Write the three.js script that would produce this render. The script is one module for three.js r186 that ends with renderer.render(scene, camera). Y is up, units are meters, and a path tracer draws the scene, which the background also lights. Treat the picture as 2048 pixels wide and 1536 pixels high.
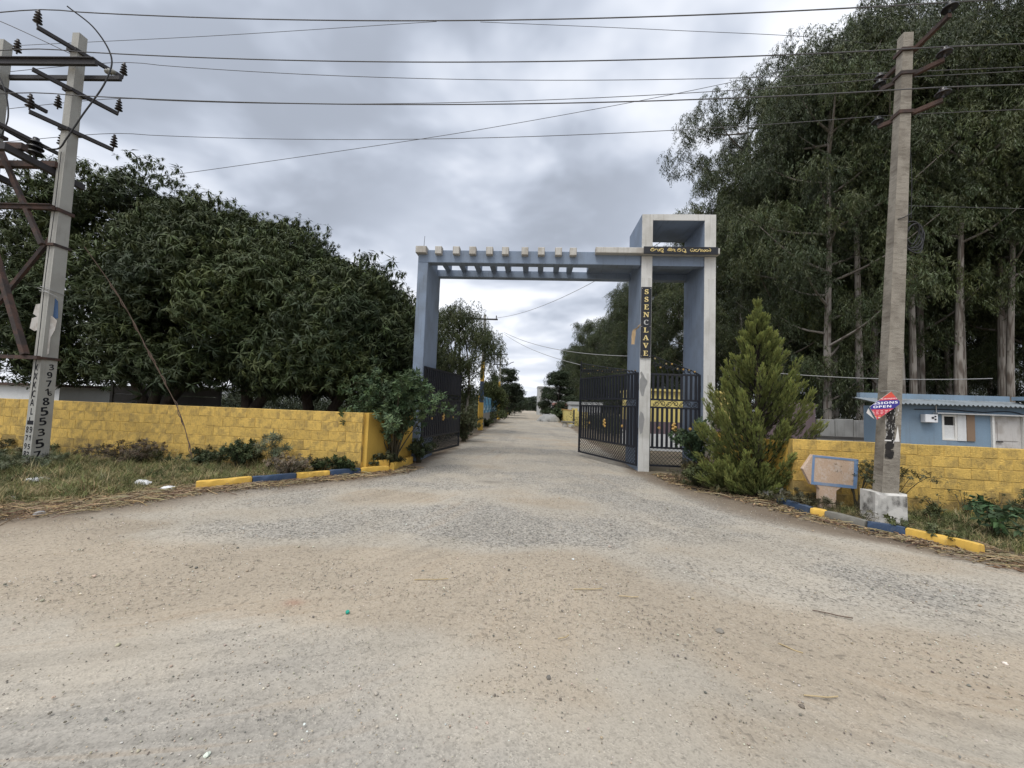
import * as THREE from 'three';
import { mergeGeometries } from 'three/addons/utils/BufferGeometryUtils.js';
import { FontLoader } from 'three/addons/loaders/FontLoader.js';
import { TextGeometry } from 'three/addons/geometries/TextGeometry.js';

// ------------------------------------------------------------------ camera, sky, sun, exposure
const scene = new THREE.Scene();
const camera = new THREE.PerspectiveCamera(89.78, 1024 / 768, 0.05, 2000);
camera.rotation.order = 'YXZ';
camera.position.set(0, 1.6, 0);
camera.rotation.set(Math.atan(44 / 771), 1.9 * Math.PI / 180, 2.1 * Math.PI / 180);
scene.add(camera);
const renderer = new THREE.WebGLRenderer({ antialias: true });
renderer.toneMapping = THREE.LinearToneMapping;
renderer.toneMappingExposure = 1.25;
renderer.shadowMap.enabled = true;

// value noise on a hashed lattice
function rngOf(seed) { let a = seed >>> 0; return () => { a = (a + 0x6D2B79F5) | 0; let t = Math.imul(a ^ (a >>> 15), 1 | a); t = (t + Math.imul(t ^ (t >>> 7), 61 | t)) ^ t; return ((t ^ (t >>> 14)) >>> 0) / 4294967296; }; }
const NT = 256, NTAB = new Float32Array(NT * NT); { const r = rngOf(77); for (let i = 0; i < NTAB.length; i++) NTAB[i] = r(); }
function vn(x, y) {
  const xi = Math.floor(x), yi = Math.floor(y); let u = x - xi, v = y - yi; u = u * u * (3 - 2 * u); v = v * v * (3 - 2 * v);
  const x0 = xi & 255, x1 = (xi + 1) & 255, y0 = (yi & 255) << 8, y1 = ((yi + 1) & 255) << 8;
  const a = NTAB[y0 + x0], b = NTAB[y0 + x1], c = NTAB[y1 + x0], d = NTAB[y1 + x1];
  return a + (b - a) * u + (c - a + (a - b + d - c) * u) * v;
}
function vnp(x, y, p) {   // periodic
  const xi = Math.floor(x), yi = Math.floor(y); let u = x - xi, v = y - yi; u = u * u * (3 - 2 * u); v = v * v * (3 - 2 * v);
  const m = (k) => ((k % p) + p) % p, x0 = m(xi), x1 = m(xi + 1), y0 = m(yi) << 8, y1 = m(yi + 1) << 8;
  const a = NTAB[y0 + x0], b = NTAB[y0 + x1], c = NTAB[y1 + x0], d = NTAB[y1 + x1];
  return a + (b - a) * u + (c - a + (a - b + d - c) * u) * v;
}
function fbm(x, y, o) { let s = 0, a = 0.5, n = 0; for (let i = 0; i < o; i++) { s += a * vn(x, y); n += a; x = x * 2.03 + 17.3; y = y * 2.03 + 9.1; a *= 0.5; } return s / n; }
function fbmp(x, y, p, o) { let s = 0, a = 0.5, n = 0; for (let i = 0; i < o; i++) { s += a * vnp(x * p, y * p, p); n += a; p *= 2; a *= 0.5; } return s / n; }
const sst = (a, b, x) => { const t = Math.min(1, Math.max(0, (x - a) / (b - a))); return t * t * (3 - 2 * t); };
const lerp = (a, b, t) => a + (b - a) * t;
const clamp = (x, a = 0, b = 1) => Math.min(b, Math.max(a, x));
const V = (x, y, z) => new THREE.Vector3(x, y, z);

const SUN = V(-0.25, 0.86, 0.44).normalize();
// thin places in the deck: direction, tightness, gain
const THIN = [[-0.25, 0.36, -0.9, 60, 0.26], [-0.02, 0.14, -0.99, 70, 0.22], [0.50, 0.56, -0.66, 45, 0.20], [0.30, 0.42, -0.86, 60, 0.14]].map(([a, b, c, d, e]) => { const l = Math.hypot(a, b, c); return [a / l, b / l, c / l, d, e]; });
{ // overcast sky: a lumpy grey-blue cloud deck, thinner and brighter near the horizon and towards the veiled sun
  const W = 2048, Hh = 1024, data = new Float32Array(W * Hh * 4);
  for (let j = 0; j < Hh; j++) {
    const el = ((j + 0.5) / Hh - 0.5) * Math.PI, sy = Math.sin(el), cy = Math.cos(el);
    for (let i = 0; i < W; i++) {
      const ph = ((i + 0.5) / W - 0.5) * Math.PI * 2;
      const dx = cy * Math.cos(ph), dz = cy * Math.sin(ph), dy = sy;
      let r, g, b;
      if (dy > -0.02) {
        const k = 1 / (Math.max(dy, 0) + 0.16), px = dx * k, pz = dz * k;
        const wx = fbm(px * 0.9 + 3.1, pz * 0.9 + 8.2, 3) - 0.5, wz = fbm(px * 0.9 + 13.1, pz * 0.9 + 1.2, 3) - 0.5;
        const big = fbm(px * 0.75 + wx * 0.9 + 40.6, pz * 0.95 + wz * 0.9 + 21.4, 3);
        const mid = fbm(px * 2.3 + wx * 1.6 + 5.7, pz * 2.8 + wz * 1.6 + 2.9, 5);
        const hi = fbm(px * 6.1 + wx * 3.5 + 15.7, pz * 7.4 + wz * 3.5 + 32.9, 4);
        let t = 0.48 * big + 0.38 * mid + 0.14 * hi;
        t = sst(0.34, 0.61, t);
        const hor = Math.exp(-Math.max(dy, 0) * 6.5);
        let L = lerp(0.30, 0.70, t);
        L = lerp(L, 0.74 + 0.22 * t, hor * 0.85);
        for (const q of THIN) { const c = dx * q[0] + dy * q[1] + dz * q[2]; if (c > 0.8) L += q[4] * Math.exp(-(1 - c) * q[3]) * (0.35 + 1.3 * mid); }
        const sd = dx * SUN.x + dy * SUN.y + dz * SUN.z;
        L += 0.75 * Math.exp(-(1 - sd) * 4.2) + 0.10 * Math.max(0, sd);
        const warm = sst(0.40, 0.95, L);
        r = L * lerp(0.885, 0.975, warm); g = L * lerp(0.98, 1.0, warm); b = L * lerp(1.165, 1.06, warm);
      } else { r = 0.30; g = 0.28; b = 0.24; }
      const o = (j * W + i) * 4; data[o] = r; data[o + 1] = g; data[o + 2] = b; data[o + 3] = 1;
    }
  }
  const t = new THREE.DataTexture(data, W, Hh, THREE.RGBAFormat, THREE.FloatType);
  t.mapping = THREE.EquirectangularReflectionMapping; t.magFilter = t.minFilter = THREE.LinearFilter; t.needsUpdate = true;
  scene.background = t; scene.environment = t;
}
const sun = new THREE.DirectionalLight(new THREE.Color(1.0, 0.965, 0.9), 1.4);
sun.position.copy(SUN).multiplyScalar(60); sun.castShadow = true; sun.shadow.radius = 40;
sun.shadow.mapSize.set(2048, 2048);
Object.assign(sun.shadow.camera, { left: -40, right: 40, top: 40, bottom: -40, near: 1, far: 160 });
scene.add(sun); scene.add(sun.target);

// ------------------------------------------------------------------ helpers
const used = {};
function numbered(n) { if (!(n in used)) { used[n] = 0; return n; } used[n]++; return n + '_' + String(used[n]).padStart(3, '0'); }
function tag(o, label, category, group, kind) { o.userData = { label, category }; if (group) o.userData.group = group; if (kind) o.userData.kind = kind; return o; }
function thing(name, label, category, [x, y, z] = [0, 0, 0], turn = 0, group) { const o = new THREE.Group(); o.name = numbered(name); o.position.set(x, y, z); o.rotation.y = turn; scene.add(o); return tag(o, label, category, group); }
function fin(m) { m.castShadow = m.receiveShadow = true; return m; }
function prep(g) { g = g.index ? g.toNonIndexed() : g; for (const k of Object.keys(g.attributes)) if (!['position', 'normal', 'uv'].includes(k)) g.deleteAttribute(k); if (!g.attributes.normal) g.computeVertexNormals(); if (!g.attributes.uv) g.setAttribute('uv', new THREE.BufferAttribute(new Float32Array(g.attributes.position.count * 2), 2)); g.morphAttributes = {}; return g; }
function merge(gs) { gs = Array.isArray(gs) ? gs : [gs]; gs = gs.map(prep); return gs.length > 1 ? mergeGeometries(gs) : gs[0]; }
function triUV(g, ox = 0, oy = 0) {
  const p = g.attributes.position, n = g.attributes.normal, u = g.attributes.uv;
  for (let i = 0; i < p.count; i++) {
    const ax = Math.abs(n.getX(i)), ay = Math.abs(n.getY(i)), az = Math.abs(n.getZ(i));
    if (ay > ax && ay > az) u.setXY(i, p.getX(i) + ox, p.getZ(i) + oy); else if (ax > az) u.setXY(i, p.getZ(i) + ox + 0.37, p.getY(i) + oy); else u.setXY(i, p.getX(i) + ox, p.getY(i) + oy);
  }
  return g;
}
function part(name, gs, mat, parent, keepUV) { const g = merge(gs); if (!keepUV) triUV(g); const m = fin(new THREE.Mesh(g, mat)); m.name = parent === scene ? numbered(name) : name; parent.add(m); return m; }
function box(w, h, d, x = 0, y = 0, z = 0, ry = 0, rz = 0, rx = 0) { const g = new THREE.BoxGeometry(w, h, d); if (rx) g.rotateX(rx); if (rz) g.rotateZ(rz); if (ry) g.rotateY(ry); g.translate(x, y, z); return g; }
function cbox(w, h, d, c, x = 0, y = 0, z = 0, ry = 0) { // chamfered box
  const s = new THREE.Shape(), a = w / 2 - c, b = h / 2 - c; s.moveTo(-a, -b); s.lineTo(a, -b); s.lineTo(a, b); s.lineTo(-a, b); s.closePath();
  const g = new THREE.ExtrudeGeometry(s, { depth: d - 2 * c, bevelEnabled: true, bevelThickness: c, bevelSize: c, bevelSegments: 1, steps: 1 }); g.translate(0, 0, -d / 2 + c); if (ry) g.rotateY(ry); g.translate(x, y, z); return g;
}
function rod(a, b, r0, r1 = r0, seg = 8) { const d = b.clone().sub(a), g = new THREE.CylinderGeometry(r1, r0, d.length(), seg, 1); g.applyQuaternion(new THREE.Quaternion().setFromUnitVectors(V(0, 1, 0), d.clone().normalize())); g.translate((a.x + b.x) / 2, (a.y + b.y) / 2, (a.z + b.z) / 2); return g; }
function beam(a, b, w, h) { const d = b.clone().sub(a), L = d.length(), g = new THREE.BoxGeometry(w, h, L); const m = new THREE.Matrix4().lookAt(a, b, V(0, 1, 0.001)); m.setPosition((a.x + b.x) / 2, (a.y + b.y) / 2, (a.z + b.z) / 2); g.applyMatrix4(m); return g; }
function tube(pts, r, seg = 24, rs = 6, closed = false) { return new THREE.TubeGeometry(new THREE.CatmullRomCurve3(pts, closed), seg, r, rs, closed); }
function taperTube(pts, r0, r1, seg = 12, rs = 7) {
  const c = new THREE.CatmullRomCurve3(pts), g = new THREE.TubeGeometry(c, seg, 1, rs), p = g.attributes.position;
  for (let i = 0; i <= seg; i++) { const t = i / seg, o = c.getPointAt(t), r = lerp(r0, r1, t); for (let j = 0; j <= rs; j++) { const k = i * (rs + 1) + j; p.setXYZ(k, o.x + (p.getX(k) - o.x) * r, o.y + (p.getY(k) - o.y) * r, o.z + (p.getZ(k) - o.z) * r); } }
  return g;
}
function enc(x) { x = clamp(x); return 255 * (x <= 0.0031308 ? 12.92 * x : 1.055 * Math.pow(x, 1 / 2.4) - 0.055); }
function makeTex(w, h, metresU, metresV, fn, bump) { // fn(u, v) -> [r, g, b, height] linear, tileable
  const c = new Uint8Array(w * h * 4), hd = bump ? new Uint8Array(w * h * 4) : null;
  for (let j = 0; j < h; j++) for (let i = 0; i < w; i++) { const q = fn(i / w, j / h), o = (j * w + i) * 4; c[o] = enc(q[0]); c[o + 1] = enc(q[1]); c[o + 2] = enc(q[2]); c[o + 3] = 255; if (hd) { const v = 255 * clamp(q[3]); hd[o] = hd[o + 1] = hd[o + 2] = v; hd[o + 3] = 255; } }
  const mk = (d, cs) => { const t = new THREE.DataTexture(d, w, h, THREE.RGBAFormat, THREE.UnsignedByteType); t.wrapS = t.wrapT = THREE.RepeatWrapping; t.magFilter = THREE.LinearFilter; t.minFilter = THREE.LinearMipmapLinearFilter; t.generateMipmaps = true; if (cs) t.colorSpace = THREE.SRGBColorSpace; t.repeat.set(1 / metresU, 1 / metresV); t.needsUpdate = true; return t; };
  return { map: mk(c, true), bumpMap: hd ? mk(hd, false) : null };
}
function surf(size, metres, fn, { rough = 0.85, bump = 0.004, metal = 0 } = {}) { const t = makeTex(size, size, metres, metres, fn, bump > 0); const m = new THREE.MeshStandardMaterial({ map: t.map, roughness: rough, metalness: metal }); if (bump > 0) { m.bumpMap = t.bumpMap; m.bumpScale = bump; } return m; }
function parts(name, gs, mat, parent) { return gs.map((g) => part(name, [g], mat, parent)); }
function plain(r, g, b, rough = 0.8, metal = 0) { const m = new THREE.MeshStandardMaterial({ roughness: rough, metalness: metal }); m.color.setRGB(r, g, b); return m; }
function mulc(c, k) { return [c[0] * k, c[1] * k, c[2] * k]; }
function mixc(a, b, t) { return [lerp(a[0], b[0], t), lerp(a[1], b[1], t), lerp(a[2], b[2], t)]; }

// ------------------------------------------------------------------ materials
const M = {};
// weathered paint on plaster: vertical run-off streaks, blotches, fine grain
function paint(base, dirt, amt, seed, metres = 3, size = 512, opt) {
  return surf(size, metres, (u, v) => {
    const blot = fbmp(u + seed, v, 4, 5), streak = vnp(u * 48 + seed * 7, v * 3, 48) * 0.6 + vnp(u * 96, v * 6, 96) * 0.4, gr = vnp(u * 240, v * 240, 240);
    const d = clamp(sst(0.42, 0.78, blot) * 0.75 + sst(0.55, 0.95, streak) * 0.5) * amt;
    const c = mulc(mixc(base, dirt, d), 0.93 + 0.10 * gr + 0.10 * (blot - 0.5));
    return [...c, 0.5 + 0.25 * (gr - 0.5) + 0.5 * (blot - 0.5)];
  }, { rough: 0.82, bump: 0.004, ...opt });
}
M.blue = paint([0.205, 0.258, 0.345], [0.125, 0.145, 0.17], 0.85, 0.1, 2.6, 768, { bump: 0.007 });
M.white = paint([0.585, 0.58, 0.555], [0.31, 0.295, 0.26], 0.75, 0.6, 2.6, 768, { bump: 0.007 });
M.ledge = paint([0.50, 0.485, 0.45], [0.24, 0.21, 0.17], 0.8, 0.3, 1.5);
M.shedBlue = paint([0.20, 0.285, 0.375], [0.16, 0.20, 0.24], 0.7, 0.8);
M.yellowFlat = paint([0.62, 0.40, 0.08], [0.36, 0.22, 0.04], 0.6, 0.45);
M.paleYellow = paint([0.68, 0.56, 0.19], [0.45, 0.36, 0.16], 0.5, 0.25);
M.mauve = paint([0.16, 0.115, 0.125], [0.11, 0.085, 0.085], 0.6, 0.9);
M.greyWall = paint([0.30, 0.30, 0.29], [0.16, 0.155, 0.15], 0.8, 0.7, 2);
M.darkWall = paint([0.085, 0.08, 0.075], [0.05, 0.047, 0.045], 0.8, 0.2, 2);
M.block = [0, 1, 2, 3, 4, 5].map((k) => surf(384, 1.2, (u, v) => { // yellow paint over rough concrete block, brown-grey dust caught in the pits and run-off streaks
  const b = fbmp(u + 0.13 * k, v + 0.29 * k, 7, 5), p = vnp(u * 128, v * 128, 128), q = vnp(u * 60 + k * 9, v * 60, 60), w = fbmp(u + 0.4 * k, v * 0.6 + 0.2, 22, 3), sv = vnp(u * 90 + k * 5, v * 12, 90);
  const mud = k > 3 ? 0.30 + 0.35 * sst(0.35, 0.65, b) : 0, d = clamp(mud + sst(0.44, 0.70, b) * (0.28 + 0.10 * (k % 4)) + 0.28 * sst(0.5, 0.75, w) + 0.42 * sst(0.62, 0.95, p) * sst(0.3, 0.7, b) + 0.22 * sst(0.6, 0.95, sv));
  return [...mulc(mixc([0.635, 0.422, 0.108], [0.29, 0.205, 0.072], d), 0.90 + 0.045 * (k % 4) + 0.16 * (q - 0.5)), 0.7 - 0.5 * sst(0.7, 1, p) - 0.35 * sst(0.6, 1, q) + 0.4 * (w - 0.5)];
}, { rough: 0.92, bump: 0.009 }));
M.joint = surf(256, 1.1, (u, v) => { const b = fbmp(u, v, 6, 4); return [...mixc([0.60, 0.41, 0.11], [0.30, 0.215, 0.075], sst(0.4, 0.7, b)), b]; }, { rough: 0.95, bump: 0.004 });
M.kerbYellow = paint([0.72, 0.45, 0.085], [0.36, 0.25, 0.09], 0.55, 0.15, 1);
M.kerbBlue = paint([0.035, 0.065, 0.125], [0.10, 0.11, 0.12], 0.7, 0.55, 1);
M.kerbGrey = paint([0.20, 0.19, 0.165], [0.10, 0.10, 0.075], 0.9, 0.35, 1);
M.poleGrey = paint([0.37, 0.365, 0.335], [0.22, 0.21, 0.19], 0.55, 0.05, 1.4, 512, { bump: 0.003 });
M.poleBrown = surf(512, 1.2, (u, v) => { const b = fbmp(u, v, 5, 5), g = vnp(u * 200, v * 200, 200), band = vnp(u * 16, v * 60, 60); const d = clamp(sst(0.4, 0.75, b) * 0.7 + 0.35 * sst(0.55, 0.9, band)); return [...mulc(mixc([0.27, 0.245, 0.205], [0.15, 0.13, 0.105], d), 0.85 + 0.25 * g), 0.5 * g + 0.5 * band]; }, { rough: 0.95, bump: 0.006 });
M.plinth = surf(512, 1.0, (u, v) => { const b = fbmp(u + 0.4, v + 0.1, 7, 6), g = vnp(u * 150, v * 150, 150); const st = vnp(u * 26, v * 4, 26), d = sst(0.50, 0.80, 0.75 * b + 0.25 * st) * (0.35 + 0.65 * g); return [...mixc([0.56, 0.545, 0.51], [0.055, 0.05, 0.045], clamp(d * 0.95 + 0.22 * sst(0.4, 0.5, b))), 0.6 - 0.4 * d + 0.2 * g]; }, { rough: 0.95, bump: 0.008 });
M.stone = paint([0.5, 0.49, 0.46], [0.28, 0.26, 0.22], 0.8, 0.22, 0.8);
M.cement = surf(256, 1, (u, v) => { const b = fbmp(u, v, 6, 5); return [...mixc([0.30, 0.30, 0.295], [0.20, 0.2, 0.195], b), b]; }, { rough: 0.95, bump: 0.006 });
M.rust = surf(256, 1, (u, v) => { const b = fbmp(u, v, 6, 5), g = vnp(u * 128, v * 128, 128); return [...mulc(mixc([0.075, 0.042, 0.032], [0.035, 0.026, 0.024], sst(0.35, 0.65, b)), 0.8 + 0.4 * g), g]; }, { rough: 0.85, bump: 0.002 });
M.steelDark = surf(256, 1, (u, v) => { const b = fbmp(u, v, 6, 5); return [...mixc([0.040, 0.036, 0.038], [0.022, 0.02, 0.022], b), b]; }, { rough: 0.7, bump: 0.001 });
M.gate = surf(256, 1, (u, v) => { const b = fbmp(u, v, 5, 5), g = vnp(u * 128, v * 128, 128); return [...mixc([0.007, 0.009, 0.016], [0.030, 0.028, 0.027], sst(0.55, 0.9, b) * 0.6 + 0.08 * g), b]; }, { rough: 0.6, bump: 0.001 });
M.gold = plain(0.48, 0.30, 0.09, 0.5, 0.2); M.goldLetter = plain(0.78, 0.62, 0.27, 0.38, 0.3); M.letterGrey = plain(0.42, 0.42, 0.40, 0.5);
M.board = plain(0.010, 0.010, 0.013, 0.3);
M.wire = plain(0.10, 0.10, 0.105, 0.6); M.wireLight = plain(0.30, 0.30, 0.295, 0.55);
M.cable = plain(0.018, 0.018, 0.02, 0.6);
M.porcelain = plain(0.020, 0.014, 0.013, 0.3); M.black = plain(0.008, 0.008, 0.009, 0.4); M.greyIns = plain(0.22, 0.22, 0.20, 0.5);
M.glass = new THREE.MeshPhysicalMaterial({ roughness: 0.05, transmission: 1, thickness: 0, ior: 1.5 });
M.darkIn = plain(0.012, 0.012, 0.012, 0.9);
M.frameWhite = plain(0.68, 0.67, 0.64, 0.5); M.door = paint([0.52, 0.50, 0.48], [0.30, 0.27, 0.24], 0.8, 0.66, 1);
M.wood = plain(0.22, 0.15, 0.10, 0.8); M.roofSheet = paint([0.24, 0.27, 0.29], [0.12, 0.13, 0.13], 0.8, 0.12, 1.2);
M.pinkRoof = plain(0.42, 0.20, 0.17, 0.8); M.far = paint([0.46, 0.47, 0.47], [0.34, 0.35, 0.35], 0.7, 0.5, 6); M.farPale = paint([0.66, 0.67, 0.67], [0.5, 0.5, 0.5], 0.6, 0.75, 5);
M.paper = plain(0.66, 0.64, 0.62, 0.9); M.paperOld = paint([0.50, 0.48, 0.45], [0.30, 0.26, 0.22], 0.9, 0.4, 0.5, 128); M.paperBlue = plain(0.05, 0.10, 0.20, 0.8); M.plastic = plain(0.72, 0.73, 0.75, 0.5);
M.bark = surf(256, 1.2, (u, v) => { const b = fbmp(u, v, 4, 5), s = vnp(u * 40, v * 8, 40); return [...mulc(mixc([0.075, 0.058, 0.045], [0.030, 0.024, 0.02], b), 0.7 + 0.6 * s), s]; }, { rough: 0.95, bump: 0.012 });
M.barkPale = surf(512, 2.4, (u, v) => { const b = fbmp(u, v + 0.3, 4, 5), s = vnp(u * 24, v * 6, 24); return [...mulc(mixc([0.29, 0.265, 0.235], [0.10, 0.08, 0.065], sst(0.4, 0.62, 0.6 * b + 0.4 * s)), 0.8 + 0.4 * s), s]; }, { rough: 0.9, bump: 0.006 });
M.stem = plain(0.07, 0.06, 0.035, 0.9); M.straw = plain(0.42, 0.33, 0.19, 0.9); M.twig = plain(0.11, 0.075, 0.055, 0.9);
function leafMat(t = 0.35, rough = 0.55) { const m = new THREE.MeshPhysicalMaterial({ roughness: rough, transmission: t, thickness: 0, side: THREE.DoubleSide, specularIntensity: 0.6 }); m.color.setRGB(0.80, 0.80, 0.80); return m; }
M.leaf = leafMat(0.0, 0.62); M.leafShiny = leafMat(0, 0.45); M.needle = leafMat(0, 0.75); M.needle.color.setRGB(1, 1, 1); M.grass = leafMat(0, 0.8); M.grass.color.setRGB(0.9, 0.9, 0.9);

// ------------------------------------------------------------------ ground: one sheet, dusty gravel road inside the kerb lines, soil outside
const ROAD = [[-60, -3.0], [-12, -3.55], [-8.2, -4.05], [-6.7, -4.6], [-5.9, -5.6], [-5.45, -6.45], [-3.9, -7.95], [-3.0, -9.0], [-2.86, -10.4], [-2.55, -14], [-2.55, -25], [-2.9, -60], [-2.9, -420], [4.1, -420], [4.1, -60], [3.9, -30], [3.3, -18], [3.25, -10.4], [3.75, -8.9], [4.45, -7.5], [4.8, -6.5], [5.35, -5.65], [5.62, -4.95], [5.95, -4.3], [7.2, -3.7], [12, -3.1], [60, -2.7], [60, 60], [-60, 60]];
const RN = ROAD.length, RX0 = ROAD.map((p) => p[0]), RZ0 = ROAD.map((p) => p[1]);
function roadSD(x, z) { // signed distance, positive on the road
  let d = 1e9, s = false;
  for (let i = 0, j = RN - 1; i < RN; j = i++) {
    const ax = RX0[j], az = RZ0[j], ex = RX0[i] - ax, ez = RZ0[i] - az, wx = x - ax, wz = z - az, t = clamp((wx * ex + wz * ez) / (ex * ex + ez * ez));
    const bx = wx - ex * t, bz = wz - ez * t, q = bx * bx + bz * bz; if (q < d) d = q;
    if ((RZ0[i] > z) !== (az > z) && x < (ex * (z - az)) / ez + ax) s = !s;
  }
  return (s ? 1 : -1) * Math.sqrt(d);
}
const blob = (x, z, cx, cz, rx, rz) => Math.exp(-(((x - cx) / rx) ** 2 + ((z - cz) / rz) ** 2));
function sandMask(x, z) { // how thickly sand lies over the gravelled asphalt
  const n = fbm(x * 1.1 + 5, z * 1.5 + 3, 4) - 0.5, n2 = fbm(x * 0.45 + 31, z * 0.6 + 13, 3) - 0.5;
  let m = 0.36 + 1.1 * n + 0.7 * n2;
  m += 0.85 * Math.exp(-(((z + 3.35 - 0.10 * x) / 0.95) ** 2)) * (1 - 0.45 * sst(1.6, 4, x));
  m += 0.7 * blob(x, z, 0.3, -4.3, 0.75, 0.75) + 0.6 * blob(x, z, 0.35, -6.3, 0.8, 0.9) + 0.45 * blob(x, z, -1.9, -6.6, 0.7, 0.6);
  m -= 0.75 * blob(x, z, -0.25, -4.95, 1.2, 0.65) + 0.55 * blob(x, z, -3.2, -4.5, 1.5, 0.6) + 0.5 * blob(x, z, -1.2, -5.6, 1.3, 0.6) + 0.5 * blob(x, z, 3.0, -3.7, 1.6, 0.6) + 0.35 * blob(x, z, 1.5, -5.2, 1.0, 0.6);
  m += 0.12 * sst(-9, -13, z) - 0.25 * sst(-2.3, -1.7, z);
  return clamp(m);
}
const SOIL = [0.105, 0.074, 0.050], SAND = [0.368, 0.310, 0.236], DUST = [0.388, 0.348, 0.286], GRAV = [0.330, 0.306, 0.266];
function groundAt(x, z, res) {
  const sd0 = roadSD(x, z), e = (fbm(x * 2.1, z * 2.1, 3) - 0.5) * 0.35 + (vn(x * 14, z * 14) - 0.5) * 0.10, sd = sd0 + e - 0.50 * sst(2.6, 3.6, x) * sst(-11.5, -10, z) * sst(-4.4, -5.6, z) - 0.18 * sst(-2.4, -3.2, x) * sst(-12, -10, z);
  const m = sandMask(x, z), fine = res < 0.03;
  const g1 = fine ? 0.6 * vn(x * 150 + 7, z * 150) + 0.4 * vn(x * 77 + 31, z * 77) : vn(x * 60 + 7, z * 60), g2 = fine ? vn(x * 240, z * 240 + 9) : 0.5, g3 = fine ? vn(x * 48 + 3, z * 48) : vn(x * 20, z * 20);
  let c = mixc(GRAV, DUST, sst(0.05, 0.5, m)); c = mixc(c, SAND, sst(0.48, 0.95, m));
  const patch = fbm(x * 0.8 + 60, z * 0.8 + 40, 3) - 0.5; c = mulc(c, 1 + 0.28 * patch);
  // wheel tracks: traffic swings from the drive into the road on either side
  const tx = Math.abs(x - 0.55) + 0.25 + 0.15 * (fbm(x * 0.6, z * 0.6 + 5, 2) - 0.5), tz = Math.max(0.3, -(z + 1.3)), psi = Math.log(tx * tz), al = Math.log(tx / tz), sgn = x > 0.55 ? 0 : 50;
  const st = 0.5 * vn(psi * 7 + sgn, al * 1.1 + 5) + 0.3 * vn(psi * 19 + sgn, al * 2.3) + 0.2 * vn(psi * 44, al * 4 + sgn), sw = (0.25 + 0.75 * sst(0.2, 1.5, Math.abs(x - 0.55))) * lerp(0.12, 0.50, sst(0.30, 0.62, fbm(x * 0.7 + 21, z * 0.9 + 70, 3)));
  c = mulc(c, 1 + (st - 0.5) * sw); c = mixc(c, [0.27, 0.205, 0.14], 0.5 * sst(0.60, 0.80, st) * sw * 1.6);
  // aggregate: dark pits and pale chips, strongest where the sand has blown off
  const fg = sst(-2.3, -3.4, z), gr = (1 - 0.85 * sst(0.1, 0.75, m)) * (0.25 + 0.75 * fg);
  const pit = sst(0.56, 0.76, g1) * (0.4 + 0.6 * g3), chip = sst(0.70, 0.92, g2 * 0.65 + g3 * 0.45);
  c = mulc(c, 1 - (0.26 + 0.42 * gr) * pit); c = mixc(c, [0.60, 0.55, 0.46], chip * (0.22 + 0.26 * gr)); c = mulc(c, 0.9 + 0.2 * g2);
  const k1 = vn(x * 44 + 3, z * 44 + 8), k2 = vn(x * 80 + 21, z * 80); c = mulc(c, 1 - (0.06 + 0.08 * fg + 0.36 * gr) * sst(0.56, 0.74, 0.55 * k1 + 0.45 * k2)); c = mixc(c, [0.58, 0.54, 0.47], gr * 0.36 * sst(0.60, 0.78, 0.5 * (1 - k1) + 0.5 * vn(x * 58, z * 58 + 40)));
  const crumb = sst(0.83, 0.95, vn(x * 33 + 11, z * 33 + 4)) * sst(0.5, 0.9, m); c = mulc(c, 1 - 0.28 * crumb);
  c = mulc(c, 1 - 0.35 * blob(x, z, -0.66, -8.1, 0.28, 0.16)); c = mixc(c, [0.30, 0.14, 0.09], 0.5 * blob(x, z, -1.75, -3.05, 0.07, 0.05));
  let h = 0.5 + 0.35 * (g1 - 0.5) * (0.5 + gr) - 0.4 * pit * gr + 0.3 * chip + 0.25 * (st - 0.5) + 0.5 * crumb + 0.3 * patch;
  // soil and leaf mould along the edges and outside
  const near = z > -13 ? 1 : 0.5, wide = near + 0.9 * sst(-2.2, -3.0, x) * sst(-12, -10, z) + 2.2 * sst(2.4, 3.6, x) * sst(-11.5, -10, z) * sst(-5, -7, z), soil = 1 - sst(0.0, 0.42 * wide + 0.35 * wide * fbm(x * 0.9 + 9, z * 0.9, 2), sd);
  let s = mulc(mixc(SOIL, [0.20, 0.155, 0.105], fbm(x * 3, z * 3, 3)), 0.72 + 0.5 * g1);
  if (sd < -0.1) s = mixc(s, [0.10, 0.095, 0.045], 0.6 * sst(-0.1, -0.5, sd) * fbm(x * 2 + 4, z * 2, 3));
  c = mixc(c, s, soil * 0.93); h = lerp(h, 0.4 + 0.6 * fbm(x * 12, z * 12, 3), soil);
  return [c[0], c[1], c[2], h];
}
function groundSheet(x0, x1, z0, z1, w, h, bump, res) {
  const t = makeTex(w, h, 1, 1, (u, v) => groundAt(lerp(x0, x1, u), lerp(z1, z0, v), res), true);
  for (const k of [t.map, t.bumpMap]) { k.wrapS = k.wrapT = THREE.ClampToEdgeWrapping; k.anisotropy = 8; }
  return new THREE.MeshStandardMaterial({ map: t.map, bumpMap: t.bumpMap, bumpScale: bump, roughness: 0.95 });
}
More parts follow.
